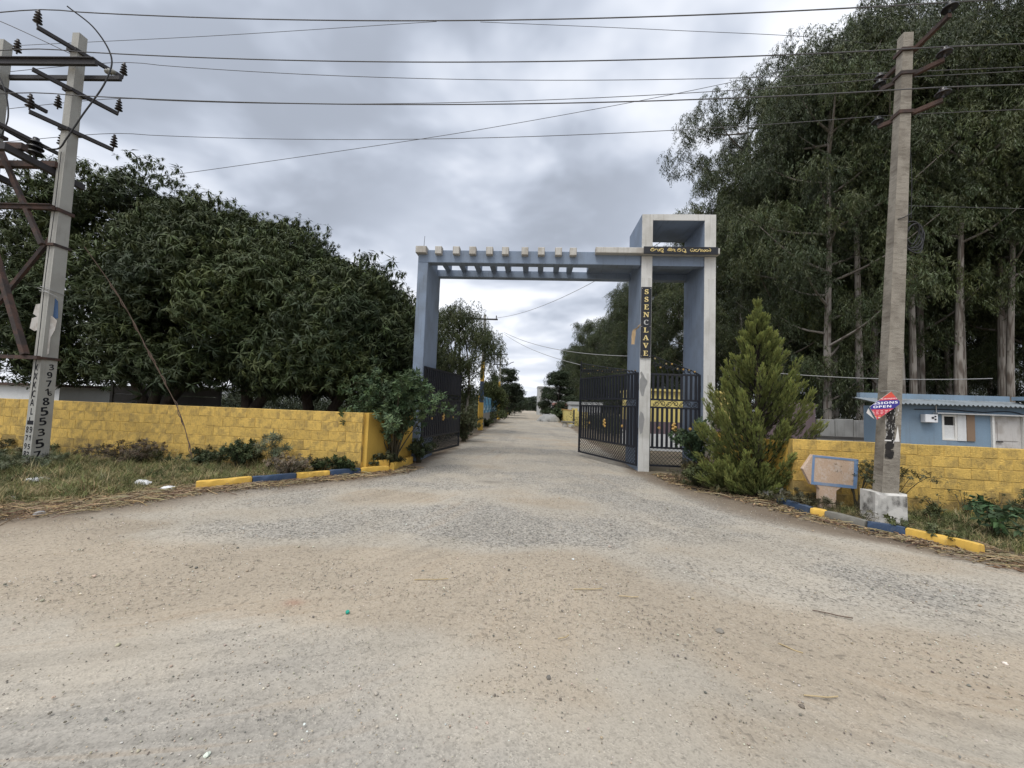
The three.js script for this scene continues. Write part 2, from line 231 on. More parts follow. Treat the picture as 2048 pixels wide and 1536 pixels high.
{
  const PATCH = [ // x0, x1, z far, z near, texture size, relief
    [-8, 0, -7, -1, 2048, 1536, 0.010, 0.004], [0, 8, -7, -1, 2048, 1536, 0.010, 0.004],
    [-14, 0, -13, -7, 1280, 640, 0.012, 0.011], [0, 14, -13, -7, 1280, 640, 0.012, 0.011],
    [-8, 8, -45, -13, 768, 1280, 0.015, 0.04]];
  const pos = [], uv = [], idx = [], mats = [], groups = [];
  const cell = (x0, x1, za, zb, nx, nz, yf) => {
    const b = pos.length / 3;
    for (let j = 0; j <= nz; j++) for (let i = 0; i <= nx; i++) { const u = i / nx, v = j / nz, x = lerp(x0, x1, u), z = lerp(zb, za, v); pos.push(x, yf(x, z, u, v), z); uv.push(u, v); }
    for (let j = 0; j < nz; j++) for (let i = 0; i < nx; i++) { const a = b + j * (nx + 1) + i; idx.push(a, a + 1, a + nx + 2, a, a + nx + 2, a + nx + 1); }
  };
  const und = (x, z) => { const w = sst(-60, -45, z) * sst(40, 14, Math.abs(x)); return w * (0.020 * (fbm(x * 0.5, z * 0.5, 2) - 0.5) + 0.022 * (fbm(x * 2.2 + 7, z * 2.2, 2) - 0.5) * sst(-14, -8, z)); };
  for (const [x0, x1, za, zb, w, h, bump, res] of PATCH) {
    const s = idx.length; cell(x0, x1, za, zb, zb > -8 ? 64 : 56, 48, (x, z) => und(x, z) * sst(0, 0.3, Math.min(x + 14, 14 - x))); groups.push([s, idx.length - s]); mats.push(groundSheet(x0, x1, za, zb, w, h, bump, res));
  }
  // the rest out to the horizon, soil and road in a coarser tile
  const tile = makeTex(512, 512, 1, 1, (u, v) => { const b = fbmp(u, v, 5, 6), g = vnp(u * 150, v * 150, 150); return [...mulc(mixc([0.16, 0.125, 0.08], [0.11, 0.105, 0.05], sst(0.4, 0.65, b)), 0.75 + 0.5 * g), g]; }, true);
  const road = makeTex(512, 512, 1, 1, (u, v) => { const b = fbmp(u, v, 5, 6), g = vnp(u * 150, v * 150, 150); return [...mulc(mixc([0.39, 0.33, 0.255], [0.30, 0.27, 0.22], sst(0.4, 0.65, b)), 0.85 + 0.3 * g), g]; }, true);
  const outer = (x0, x1, za, zb, t) => { const s = idx.length; cell(x0, x1, za, zb, 1, 1, () => 0); const k = pos.length / 3 - 4; [[0, 0], [1, 0], [0, 1], [1, 1]].forEach(([a, b], i) => { uv[(k + i) * 2] = a * (x1 - x0) / 4; uv[(k + i) * 2 + 1] = b * (zb - za) / 4; }); groups.push([s, idx.length - s]); mats.push(t); };
  const soilM = new THREE.MeshStandardMaterial({ map: tile.map, bumpMap: tile.bumpMap, bumpScale: 0.02, roughness: 0.97 }), roadM = new THREE.MeshStandardMaterial({ map: road.map, bumpMap: road.bumpMap, bumpScale: 0.01, roughness: 0.95 });
  outer(-900, -8, -7, -3.3, soilM); outer(8, 900, -7, -2.95, soilM); outer(-900, -8, -3.3, -1, roadM); outer(8, 900, -2.95, -1, roadM); outer(-900, 900, -1, 300, roadM);
  outer(-900, -14, -13, -7, soilM); outer(14, 900, -13, -7, soilM); outer(-900, -8, -45, -13, soilM); outer(8, 900, -45, -13, soilM);
  outer(-900, -2.8, -1500, -45, soilM); outer(-2.8, 4.0, -420, -45, roadM); outer(4.0, 900, -1500, -45, soilM); outer(-2.8, 4.0, -1500, -420, soilM);
  const g = new THREE.BufferGeometry(); g.setAttribute('position', new THREE.Float32BufferAttribute(pos, 3)); g.setAttribute('uv', new THREE.Float32BufferAttribute(uv, 2)); g.setIndex(idx); groups.forEach(([s, n], i) => g.addGroup(s, n, i)); g.computeVertexNormals();
  const gm = fin(new THREE.Mesh(g, mats)); gm.name = 'ground'; gm.userData.kind = 'structure'; scene.add(gm);
}

// ------------------------------------------------------------------ gateway
const font = await new FontLoader().loadAsync('fonts/droid/droid_serif_bold.typeface.json');
const GX = 1, GZ = -10.45, GTURN = -0.028;
const gateRoot = new THREE.Group(); gateRoot.position.set(GX, 0, GZ); gateRoot.rotation.y = GTURN; gateRoot.updateMatrixWorld();
const gp = (x, y, z) => gateRoot.localToWorld(V(x - GX, y, z)); // gate coordinates: x as in the world, z from the front plane
{
  const t = thing('gateway_arch', 'blue and white concrete entrance gateway with pergola rafters and a hollow square tower', 'gateway', [GX, 0, GZ], GTURN);
  const X = (x) => x - GX, DP = 1.42;
  part('pillar', [cbox(0.29, 5.55, DP, 0.012, X(-2.985), 2.775, -DP / 2)], M.blue, t);
  part('front_beam', [cbox(6.17, 0.36, 0.26, 0.012, X(-0.045), 5.73, -0.13)], M.blue, t);
  part('rear_beam', [cbox(6.17, 0.215, 0.24, 0.012, X(-0.045), 5.6575, -DP + 0.12)], M.blue, t);
  part('corner_cap', [cbox(0.30, 0.19, 0.30, 0.01, X(-3.02), 5.87, 0.0)], M.ledge, t);
  part('end_tie', [cbox(0.26, 0.30, DP - 0.52, 0.01, X(-3.0), 5.74, -DP / 2)], M.blue, t);
  for (const x of [-2.53, -2.03, -1.57, -1.10, -0.66, -0.12, 0.33, 0.80, 1.20]) {
    const r = part('rafter', [cbox(0.165, 0.20, DP - 0.24, 0.008, X(x), 5.83, -DP / 2 + 0.02)], M.blue, t);
    part('rafter_end', [cbox(0.185, 0.215, 0.22, 0.012, X(x), 5.86, 0.03)], M.ledge, r);
  }
  part('roof_slab', [box(1.30, 0.16, DP - 0.51, X(2.38), 5.80, -DP / 2)], M.blue, t);
  part('ledge', [cbox(3.26, 0.16, 0.20, 0.012, X(3.43), 5.90, 0.07)], M.ledge, t);
  for (const [x, w] of [[3.205, 0.29], [4.875, 0.30]]) {
    const p = part('tower_wall', [cbox(w, 6.98, DP, 0.012, X(x), 3.49, -DP / 2)], M.blue, t);
    part('white_facing', [box(w - 0.004, 5.80, 0.012, X(x), 2.90, 0.003), box(w - 0.004, 0.985, 0.012, X(x), 6.4835, 0.003)], M.white, p);
    if (x < 4) {
      const patch = (cx, cy, s) => { const g = new THREE.Shape(); s.forEach(([a, b], i) => (i ? g.lineTo(a, b) : g.moveTo(a, b))); const e = new THREE.ExtrudeGeometry(g, { depth: 0.008, bevelEnabled: false }); e.translate(X(cx), cy, 0.007); return e; };
      part('cement_patch', [patch(3.06, 2.15, [[0.01, 0.02], [0.06, -0.15], [0.11, -0.16], [0.15, 0.05], [0.20, 0.17], [0.21, 0.25], [0.14, 0.33], [0.10, 0.42], [0.05, 0.50], [0.02, 0.47], [0.05, 0.36], [0.01, 0.28]])], M.cement, p);
      part('cement_patch', [patch(3.065, 1.15, [[0.0, 0.0], [0.04, -0.17], [0.09, -0.13], [0.12, 0.06], [0.14, 0.22], [0.11, 0.37], [0.04, 0.44], [0.0, 0.3]])], M.cement, p);
    }
  }
  part('tower_roof', [cbox(1.37, 0.17, DP, 0.01, X(4.037), 6.895, -DP / 2)], M.blue, t);
  part('white_facing', [box(1.37, 0.17, 0.012, X(4.037), 6.895, 0.004)], M.white, t);
  parts('tower_beam', [box(1.368, 0.36, 0.22, X(4.037), 5.73, -0.13), box(1.368, 0.36, 0.22, X(4.037), 5.73, -DP + 0.13)], M.blue, t);
  part('tower_floor', [box(1.368, 0.14, DP - 0.49, X(4.037), 5.79, -DP / 2)], M.blue, t);
  part('lightning_rod', [rod(V(X(-2.99), 5.9, -0.02), V(X(-2.98), 6.32, -0.03), 0.008, 0.005, 6)], M.steelDark, t);
}
{ // upright name board on the tower's left leg
  const o = gp(3.195, 3.02, 0.035), t = thing('name_board', 'tall black board lettered S S ENCLAVE in gold down the white tower leg', 'sign', [o.x, o.y, o.z], GTURN);
  part('board', [cbox(0.27, 1.92, 0.03, 0.005, 0, 0.96, 0)], M.board, t);
  'SSENCLAVE'.split('').forEach((ch, i) => {
    const g = new TextGeometry(ch, { font, size: 0.132, depth: 0.014, curveSegments: 4 }); g.computeBoundingBox(); const b = g.boundingBox; g.translate(-(b.min.x + b.max.x) / 2, 0, 0); g.scale(1.12, 1, 1); g.translate(0.0, 1.72 - i * 0.2085, 0.015); part('letter', g, ch === 'C' ? M.letterGrey : M.goldLetter, t);
  });
  for (const [x, y] of [[-0.11, 1.88], [0.11, 1.88], [-0.11, 0.04], [0.11, 0.04], [-0.11, 0.84], [0.11, 0.84]]) { const g = new THREE.CylinderGeometry(0.009, 0.009, 0.008, 8); g.rotateX(Math.PI / 2); g.translate(x, y, 0.019); part('screw', g, M.letterGrey, t); }
}
{ // Kannada board across the tower
  const o = gp(4.03, 5.895, 0.19), t = thing('name_board', 'long black board with gold Kannada lettering across the tower ledge', 'sign', [o.x, o.y, o.z], GTURN);
  part('board', [cbox(1.93, 0.20, 0.03, 0.005, 0, 0, 0)], M.board, t);
  const S = 0.062, arc = (cx, cy, r, a0, a1) => { const p = []; for (let i = 0; i <= 10; i++) { const a = lerp(a0, a1, i / 10); p.push([cx + r * Math.cos(a), cy + r * Math.sin(a)]); } return p; };
  const PI = Math.PI, G = { // strokes on a unit body
    da: [arc(0.5, 0.45, 0.42, 0.3 * PI, 2.25 * PI), [[0.25, 1.0], [0.6, 1.15], [0.95, 1.0]]],
    o: [arc(0.35, 0.45, 0.36, -0.1 * PI, 1.2 * PI), [[0.7, 0.35], [0.75, 0.05], [1.0, 0.1], [1.05, 0.9]]],
    dda: [arc(0.4, 0.42, 0.38, 0.4 * PI, 1.9 * PI), [[0.8, 0.3], [0.9, 0.8], [0.6, 1.1], [0.2, 1.0]], arc(0.75, -0.25, 0.2, 0, 2 * PI)],
    ii: [arc(0.25, 0.45, 0.26, 0, 2 * PI), arc(0.8, 0.45, 0.26, 0, 2 * PI), [[0.1, 1.0], [0.55, 1.2], [1.0, 1.0]]],
    e: [arc(0.3, 0.6, 0.26, -0.6 * PI, PI), [[0.3, 0.3], [0.5, 0.0], [0.8, 0.1]]],
    ra: [arc(0.45, 0.42, 0.40, 0.25 * PI, 2.2 * PI), [[0.2, 1.05], [0.8, 1.05]]],
    ppa: [[[0.05, 0.9], [0.1, 0.15], [0.45, 0.0], [0.85, 0.15], [0.85, 0.9]], [[0.3, 1.1], [0.65, 0.95]], arc(0.8, -0.2, 0.22, 0, 2 * PI)],
    ba: [[[0.05, 0.9], [0.05, 0.3], [0.3, 0.0], [0.5, 0.35], [0.75, 0.0], [0.95, 0.3], [0.95, 0.9]], [[0.3, 1.1], [0.7, 1.0]]],
    daa: [arc(0.4, 0.42, 0.38, 0.4 * PI, 1.9 * PI), [[0.8, 0.3], [1.0, 0.9], [1.35, 0.9], [1.4, 0.2], [1.2, 0.05]]],
    va: [arc(0.3, 0.42, 0.28, 0, 2 * PI), [[0.58, 0.42], [0.75, 0.0], [1.0, 0.4], [0.9, 0.95]]],
    nne: [arc(0.3, 0.42, 0.30, 0.2 * PI, 1.8 * PI), [[0.55, 0.1], [0.8, 0.5], [1.1, 0.1], [1.2, 0.9], [0.8, 1.2]]],
  };
  let x = -0.80;
  for (const k of ['da', 'o', 'dda', '', 'ii', 'e', 'ra', 'ppa', '', 'ba', 'daa', 'va', 'nne']) {
    if (!k) { x += 0.095; continue; }
    part('letter', G[k].map((st) => { const g = tube(st.map(([a, b]) => V(x + a * S * 1.75, -0.035 + b * S * 1.15, 0.019)), 0.0095, 14, 4); return g; }), M.goldLetter, t); x += (k === 'daa' || k === 'nne' ? 1.42 : 1.12) * S * 1.75;
  }
}
{ // the torn cloth strip beside the upright board
  const o = gp(2.99, 3.62, 0.02), t = thing('torn_cloth', 'torn tan cloth strip hanging beside the upright black board', 'cloth', [o.x, o.y, o.z]);
  const g = new THREE.PlaneGeometry(0.095, 0.5, 4, 10), p = g.attributes.position;
  for (let i = 0; i < p.count; i++) { const y = p.getY(i), u = p.getX(i), k = 0.5 - (y + 0.25) / 0.5 + 0.0; const top = sst(0.12, 0.25, y); p.setXYZ(i, u * (1 - 0.55 * top) - 0.11 + 0.13 * top - 0.03 * k, y + 0.04 * u, 0.02 * Math.sin(y * 17 + u * 30)); }
  g.computeVertexNormals(); const back = g.clone(); back.translate(0, 0, 0.004); const m = plain(0.42, 0.30, 0.17, 0.9); m.side = THREE.DoubleSide; part('strip', [g], m, t); part('knot', [tube([V(0.0, 0.24, 0), V(0.06, 0.28, 0.02), V(0.10, 0.24, 0.01)], 0.012, 8, 5)], m, t);
}
M.goldDull = plain(0.35, 0.27, 0.14, 0.6);
// ------------------------------------------------------------------ gate leaves
function gateLeaf(label, pos, turn, W, n, barW, scroll, latt) {
  const H = 2.5, Y0 = 0.13, t = thing('metal_gate', label, 'gate', pos, turn), fr = 0.055;
  const yM = Y0 + 0.20 * H, yB = Y0 + 0.63 * H, yC = Y0 + 0.715 * H, yT = Y0 + H;
  part('frame', [box(fr, H, 0.045, fr / 2, Y0 + H / 2, 0), box(fr, H, 0.045, W - fr / 2, Y0 + H / 2, 0), ...[Y0 + 0.025, yM, yB, yC, yT - 0.025].map((y) => box(W - 2 * fr, 0.05, 0.04, W / 2, y, 0))], M.gate, t);
  const step = (W - 2 * fr) / n, gb = triUV(merge(box(barW, yT - yC - 0.075, 0.024, 0, 0, 0))), gc = triUV(merge(box(barW, yB - yM - 0.05, 0.024, 0, 0, 0)));
  for (let i = 0; i < n; i++) { const x = fr + step * (i + 0.5); for (const [g, y] of [[gb, (yT - 0.05 + yC + 0.025) / 2], [gc, (yB + yM) / 2]]) { const m = fin(new THREE.Mesh(g, M.gate)); m.name = 'bar'; m.position.set(x, y, 0); t.add(m); } }
  const L = [], hh = yM - Y0 - 0.075, y0 = Y0 + 0.05, x0 = fr, x1 = W - fr; // diamond lattice
  for (let s = x0 - hh; s < x1; s += latt) { const a = Math.max(s, x0), b = Math.min(s + hh, x1); if (b - a < 0.01) continue; L.push(beam(V(a, y0 + (a - s), 0.006), V(b, y0 + (b - s), 0.006), 0.010, 0.010)); L.push(beam(V(a, y0 + hh - (a - s), -0.006), V(b, y0 + hh - (b - s), -0.006), 0.010, 0.010)); }
  part('lattice', L, M.gate, t).userData.kind = 'stuff';
  const sc = [], cy = (yB + yC) / 2, hs = (yC - yB) / 2 - 0.03; // scroll band
  for (let x = fr + 0.08, k = 0; x < W - fr - 0.06; x += 0.17, k++) { const f = k % 2 ? 1 : -1, P = []; for (let a = 0; a <= 14; a++) { const q = a / 14 * Math.PI * 2.6, r = hs * (1 - 0.72 * a / 14); P.push(V(x + Math.cos(q) * r * 1.05, cy + f * Math.sin(q) * r, 0)); } sc.push(tube(P, 0.009, 18, 4)); sc.push(tube([V(x - 0.08, cy - f * hs, 0), V(x, cy - f * hs * 0.2, 0), V(x + 0.09, cy + f * hs, 0)], 0.008, 8, 4)); }
  part('scroll_band', sc, M.gate, t);
  const flower = (x, y, r, m = M.gold) => { const g = []; for (const z of [-1, 1]) { for (let k = 0; k < 6; k++) { const s = new THREE.SphereGeometry(r * 0.45, 7, 5); s.scale(1, 0.75, 0.9); s.translate(r * 0.6, 0, 0); s.rotateZ(k * Math.PI / 3 + x * 9); s.translate(x, y, 0.009 * z); g.push(s); } const c = new THREE.SphereGeometry(r * 0.35, 7, 5); c.translate(x, y, 0.012 * z); g.push(c); } return part('flower', g, m, t); };
  const ym = lerp(yM, yB, 0.52);
  if (scroll === 'small') { flower(W * 0.19, ym - 0.03, 0.042); flower(W * 0.79, ym - 0.03, 0.042); }
  else { flower(W * 0.22, ym - 0.04, 0.04); flower(W * 0.78, ym - 0.04, 0.04); }
  const cr = []; for (let k = 0; k < 5; k++) { const s = new THREE.SphereGeometry(0.05, 8, 6); s.scale(0.9, 0.8, 0.55); s.translate((k % 2 ? 0.028 : -0.028) * (k < 4 ? 1 : 0), -0.09 + k * 0.045, 0.02); cr.push(s); } cr.push(...cr.map((s) => { const q = s.clone(); q.translate(0, 0, -0.04); return q; })); cr.forEach((s) => s.translate(W / 2, ym, 0)); part('emblem', cr, M.gold, t);
  parts('hinge', [rod(V(-0.02, yB + 0.45, 0), V(-0.02, yB + 0.62, 0), 0.022), rod(V(-0.02, yM + 0.35, 0), V(-0.02, yM + 0.52, 0), 0.022)], M.gate, t);
  if (scroll !== 'none') { // crest that climbs to the free end
    const Y = (x) => yT + 0.05 + 0.46 * Math.pow(x / W, 1.15), rails = [tube([0, 0.2, 0.4, 0.6, 0.8, 1].map((k) => V(W * (0.02 + 0.96 * k), k < 0.01 ? yT : Y(W * k), 0)), 0.014, 24, 5)];
    part('end_post', [rod(V(W - 0.03, yT, 0), V(W - 0.03, Y(W) + 0.07, 0), 0.02)], M.gate, t);
    const ns = Math.round(W / (scroll === 'small' ? 0.16 : 0.13));
    for (let k = 1; k < ns; k++) { const x = W * k / ns, top = Y(x), r = Math.min(0.075, (top - yT) * 0.38), P = []; for (let a = 0; a <= 14; a++) { const q = a / 14 * Math.PI * 2.4, rr = r * (1 - 0.7 * a / 14); P.push(V(x + Math.cos(q) * rr, (top + yT) / 2 + Math.sin(q) * rr, 0)); } rails.push(tube(P, 0.0125, 16, 4)); rails.push(rod(V(x - 0.06, yT, 0), V(x + 0.05, top, 0), 0.010, 0.010, 4)); }
    part('crest', rails, M.gate, t);
    const r = rngOf(W * 100); for (let k = 1; k < ns; k += scroll === 'small' ? 1 : 2) { const x = W * k / ns; flower(x, lerp(yT + 0.06, Y(x), 0.1 + 0.85 * r()), scroll === 'small' ? 0.026 : 0.012, k % 2 ? M.gold : M.goldDull); }
  }
  return t;
}
{
  const a = gp(-2.835, 0, -0.1), b = gp(3.05, 0, -0.06), c = gp(4.715, 0, -0.16);
  gateLeaf('tall black metal gate leaf swung open behind the leafy shrub at the left pillar', [a.x, 0, a.z], 1.39, 3.1, 21, 0.085, 'none', 0.105);
  gateLeaf('tall black metal gate leaf with scrolled crest swung open beside the white tower leg', [b.x, 0, b.z], 1.967, 3.0, 20, 0.085, 'large', 0.105);
  gateLeaf('narrow black pedestrian gate closed between the two tower legs', [c.x, 0, c.z], GTURN + Math.PI, 1.36, 10, 0.062, 'small', 0.105);
}

// ------------------------------------------------------------------ yellow block boundary walls
function blockWall(label, A, B, rows, rowH, top, seed, skip) {
  const a = V(A[0], 0, A[1]), b = V(B[0], 0, B[1]), L = a.distanceTo(b), turn = Math.atan2(-(b.z - a.z), b.x - a.x), r = rngOf(seed);
  const t = thing('block_wall', label, 'wall', [a.x, 0, a.z], turn), D = 0.17;
  part('wall_core', [box(L, top + 0.2, D - 0.013, L / 2, top / 2 - 0.105, -D / 2)], M.joint, t);
  const geos = [0, 1, 2, 3, 4, 5].map((k) => { const c = 0.004 + 0.002 * (k % 3), g = cbox(1, 1, D, 0.0001); const w = 0.397, h = rowH - 0.006; const q = prep(cbox(w, h, D, c)); const p = q.attributes.position; for (let i = 0; i < p.count; i++) { const e = 0.004; p.setXYZ(i, p.getX(i) + e * (vn(k * 7 + p.getY(i) * 9, 3.3) - 0.5), p.getY(i) + e * (vn(k * 5 + p.getX(i) * 6, 8.1) - 0.5), p.getZ(i)); } return triUV(q, k * 0.37, k * 0.61); });
  for (let row = 0; row < rows; row++) {
    let x = (row % 2 ? 0.2 : 0) + (r() - 0.5) * 0.05; const y = top - rowH * (row + 0.5);
    const put = (cx, w) => { const k = Math.floor(r() * 6), m = fin(new THREE.Mesh(geos[k], M.block[row >= rows - 1 || (row === rows - 2 && r() < 0.3) ? 4 + Math.floor(r() * 2) : Math.floor(r() * 4)])); m.name = 'block'; m.scale.set(w / 0.4, 1, 1); m.position.set(cx, y + (r() - 0.5) * 0.006, -D / 2 + (r() - 0.5) * 0.007); m.rotation.y = (r() - 0.5) * 0.012; if (r() < 0.5) { m.rotation.z = Math.PI; } t.add(m); };
    if (x > 0.05) put(x / 2, x); else x = 0;
    while (x < L - 0.06) { const w = Math.min(0.4, L - x); put(x + w / 2, w); x += w; }
  }
  return t;
}
const wallL = blockWall('long low yellow block wall left of the gateway under the mango trees', [-13.9, -9.15], [-3.55, -8.45], 6, 0.22, 1.33, 5);
blockWall('low yellow block wall right of the gateway behind the leaning pole', [4.95, -7.28], [10.6, -6.62], 6, 0.188, 1.185, 6);
{ // plastered returns that run back to the gateway
  const t = thing('plastered_wall', 'smooth yellow plastered wall return between left block wall and blue pillar', 'wall', [-3.5, 0, -8.47]);
  part('wall_panel', [beam(V(-0.02, 0.66, -0.06), V(0.42, 0.655, -2.0), 0.16, 1.33)], M.yellowFlat, t);
  const u = thing('plastered_wall', 'smooth yellow plastered wall return behind the conifer beside the white tower leg', 'wall', [5.02, 0, -7.36]);
  part('wall_panel', [beam(V(0.02, 0.55, -0.1), V(0.08, 0.55, -3.05), 0.16, 1.12)], M.yellowFlat, u);
}
// ------------------------------------------------------------------ kerbs
function wornBox(L, h, w, k) { // kerb stone with chipped, wavering arrises
  const nx = Math.max(6, Math.round(L * 22)), g = new THREE.BoxGeometry(L, h, w, nx, 4, 4), p = g.attributes.position;
  for (let i = 0; i < p.count; i++) { let x = p.getX(i), y = p.getY(i), z = p.getZ(i); const ey = Math.abs(y) / (h / 2), ez = Math.abs(z) / (w / 2), ex = Math.abs(x) / (L / 2), edge = sst(0.6, 1, ey) * sst(0.6, 1, ez) + sst(0.94, 1, ex) * Math.max(sst(0.6, 1, ey), sst(0.6, 1, ez)), n = vn(x * 16 + k, z * 22 + y * 9 + k), q = vn(x * 5 + k * 3, k + z * 7); const ch = edge * (0.10 + 0.35 * sst(0.55, 0.9, n)); y *= 1 - ch * 0.5; z *= 1 - ch; y += 0.012 * (q - 0.5); z += 0.012 * (n - 0.5); p.setXYZ(i, x, y, z); }
  g.computeVertexNormals(); return g;
}
function kerb(label, pts, h, w, mats, lens, group) {
  const c = pts.map((p) => V(p[0], 0, p[1])); let seg = [];
  for (let i = 0; i < lens.length; i++) seg.push([lens[i], mats[i]]);
  const t = thing('kerb', label, 'kerb', [c[0].x, 0, c[0].z]); const path = new THREE.CurvePath(); for (let i = 0; i + 1 < c.length; i++) path.add(new THREE.LineCurve3(c[i].clone().sub(c[0]), c[i + 1].clone().sub(c[0])));
  let s = 0; const L = path.getLength(), r = rngOf(Math.round(L * 1000));
  for (const [len, m] of seg) { const a = path.getPointAt(clamp(s / L)), b = path.getPointAt(clamp((s + len - 0.012) / L)); s += len; if (!m) continue; const d = a.distanceTo(b); if (d < 0.03) continue; const g = wornBox(d, h + 0.06, w, r() * 50); g.rotateZ((r() - 0.5) * 0.03); g.rotateY(Math.atan2(-(b.z - a.z), b.x - a.x)); g.translate((a.x + b.x) / 2, h / 2 - 0.03 + (r() - 0.5) * 0.012, (a.z + b.z) / 2); part('kerb_stone', g, m, t); }
  return t;
}
const Y = M.kerbYellow, Bl = M.kerbBlue, Gy = M.kerbGrey;
kerb('left roadside kerb painted in yellow and blue stretches before the block wall', [[-5.48, -6.42], [-3.05, -8.83]], 0.145, 0.13, [Y, Bl, Y, Bl, Y], [0.80, 0.72, 0.62, 0.64, 0.64]);
kerb('short yellow kerb running back to the left pillar beside the leafy shrub', [[-3.0, -8.88], [-2.93, -10.2]], 0.19, 0.13, [Y, Y], [0.66, 0.66]);
kerb('yellow planter edge at the foot of the left wall corner', [[-3.5, -8.62], [-3.08, -8.95]], 0.26, 0.10, [Y], [0.53]);
const KR = [[4.70, -7.27], [4.75, -6.55], [4.86, -6.38], [5.06, -5.88], [5.34, -5.60], [5.55, -5.25], [5.63, -4.97]], KRL = KR.slice(1).map((p, i) => Math.hypot(p[0] - KR[i][0], p[1] - KR[i][1]));
kerb('right roadside kerb with blue, yellow and bare grey stones before the leaning pole', KR, 0.125, 0.13, [Bl, Y, Gy, Bl, Y, Y], KRL);
{ const t = thing('whitewashed_stone', 'whitewashed kerb stone tipped over below the conifer', 'stone', [4.78, 0.03, -7.62], -0.35); const g = cbox(0.34, 0.22, 0.24, 0.05, 0, 0.11, 0); const p = g.attributes.position; for (let i = 0; i < p.count; i++) if (p.getY(i) > 0.15 && p.getX(i) < 0) p.setY(i, p.getY(i) - 0.06); g.computeVertexNormals(); part('stone', g, M.stone, t); }
// ------------------------------------------------------------------ left twin-pole structure
const pinIns = (x, y, z, big = 1) => { // a pin insulator standing on an arm: [porcelain sheds, steel pin]
  const P = [[0.012, 0], [0.012, 0.03]]; for (let k = 0; k < 4; k++) { const y0 = 0.05 + k * 0.055; P.push([0.02, y0], [0.062 - 0.006 * k, y0 + 0.012], [0.055 - 0.006 * k, y0 + 0.022], [0.02, y0 + 0.032]); } P.push([0.022, 0.275], [0.018, 0.29], [0, 0.295]);
  const g = new THREE.LatheGeometry(P.map(([a, b]) => new THREE.Vector2(a * big, b * big)), 12); g.translate(x, y, z); return g;
};
const discIns = (x, y, z, s = 1, tilt = 0) => { const P = [[0.015, -0.06], [0.015, 0], [0.05, 0.005], [0.095, 0.0], [0.10, 0.02], [0.07, 0.05], [0.04, 0.06], [0.045, 0.10], [0.035, 0.115], [0, 0.12]]; const g = new THREE.LatheGeometry(P.map(([a, b]) => new THREE.Vector2(a * s, b * s)), 16); g.rotateX(tilt); g.translate(x, y, z); return g; };
function taperPole(w0, d0, w1, d1, h, lean = 0) { const g = new THREE.BoxGeometry(1, 1, 1, 1, 24, 1), p = g.attributes.position; for (let i = 0; i < p.count; i++) { const t = p.getY(i) + 0.5; p.setXYZ(i, p.getX(i) * lerp(w0, w1, t) + lean * t, t * h, p.getZ(i) * lerp(d0, d1, t)); } g.computeVertexNormals(); return g; }
const armL = (k) => [0.10 - 0.42 * k, 0.91 * k];
const HL = V(-9.55, 0, -7.35); // left pole
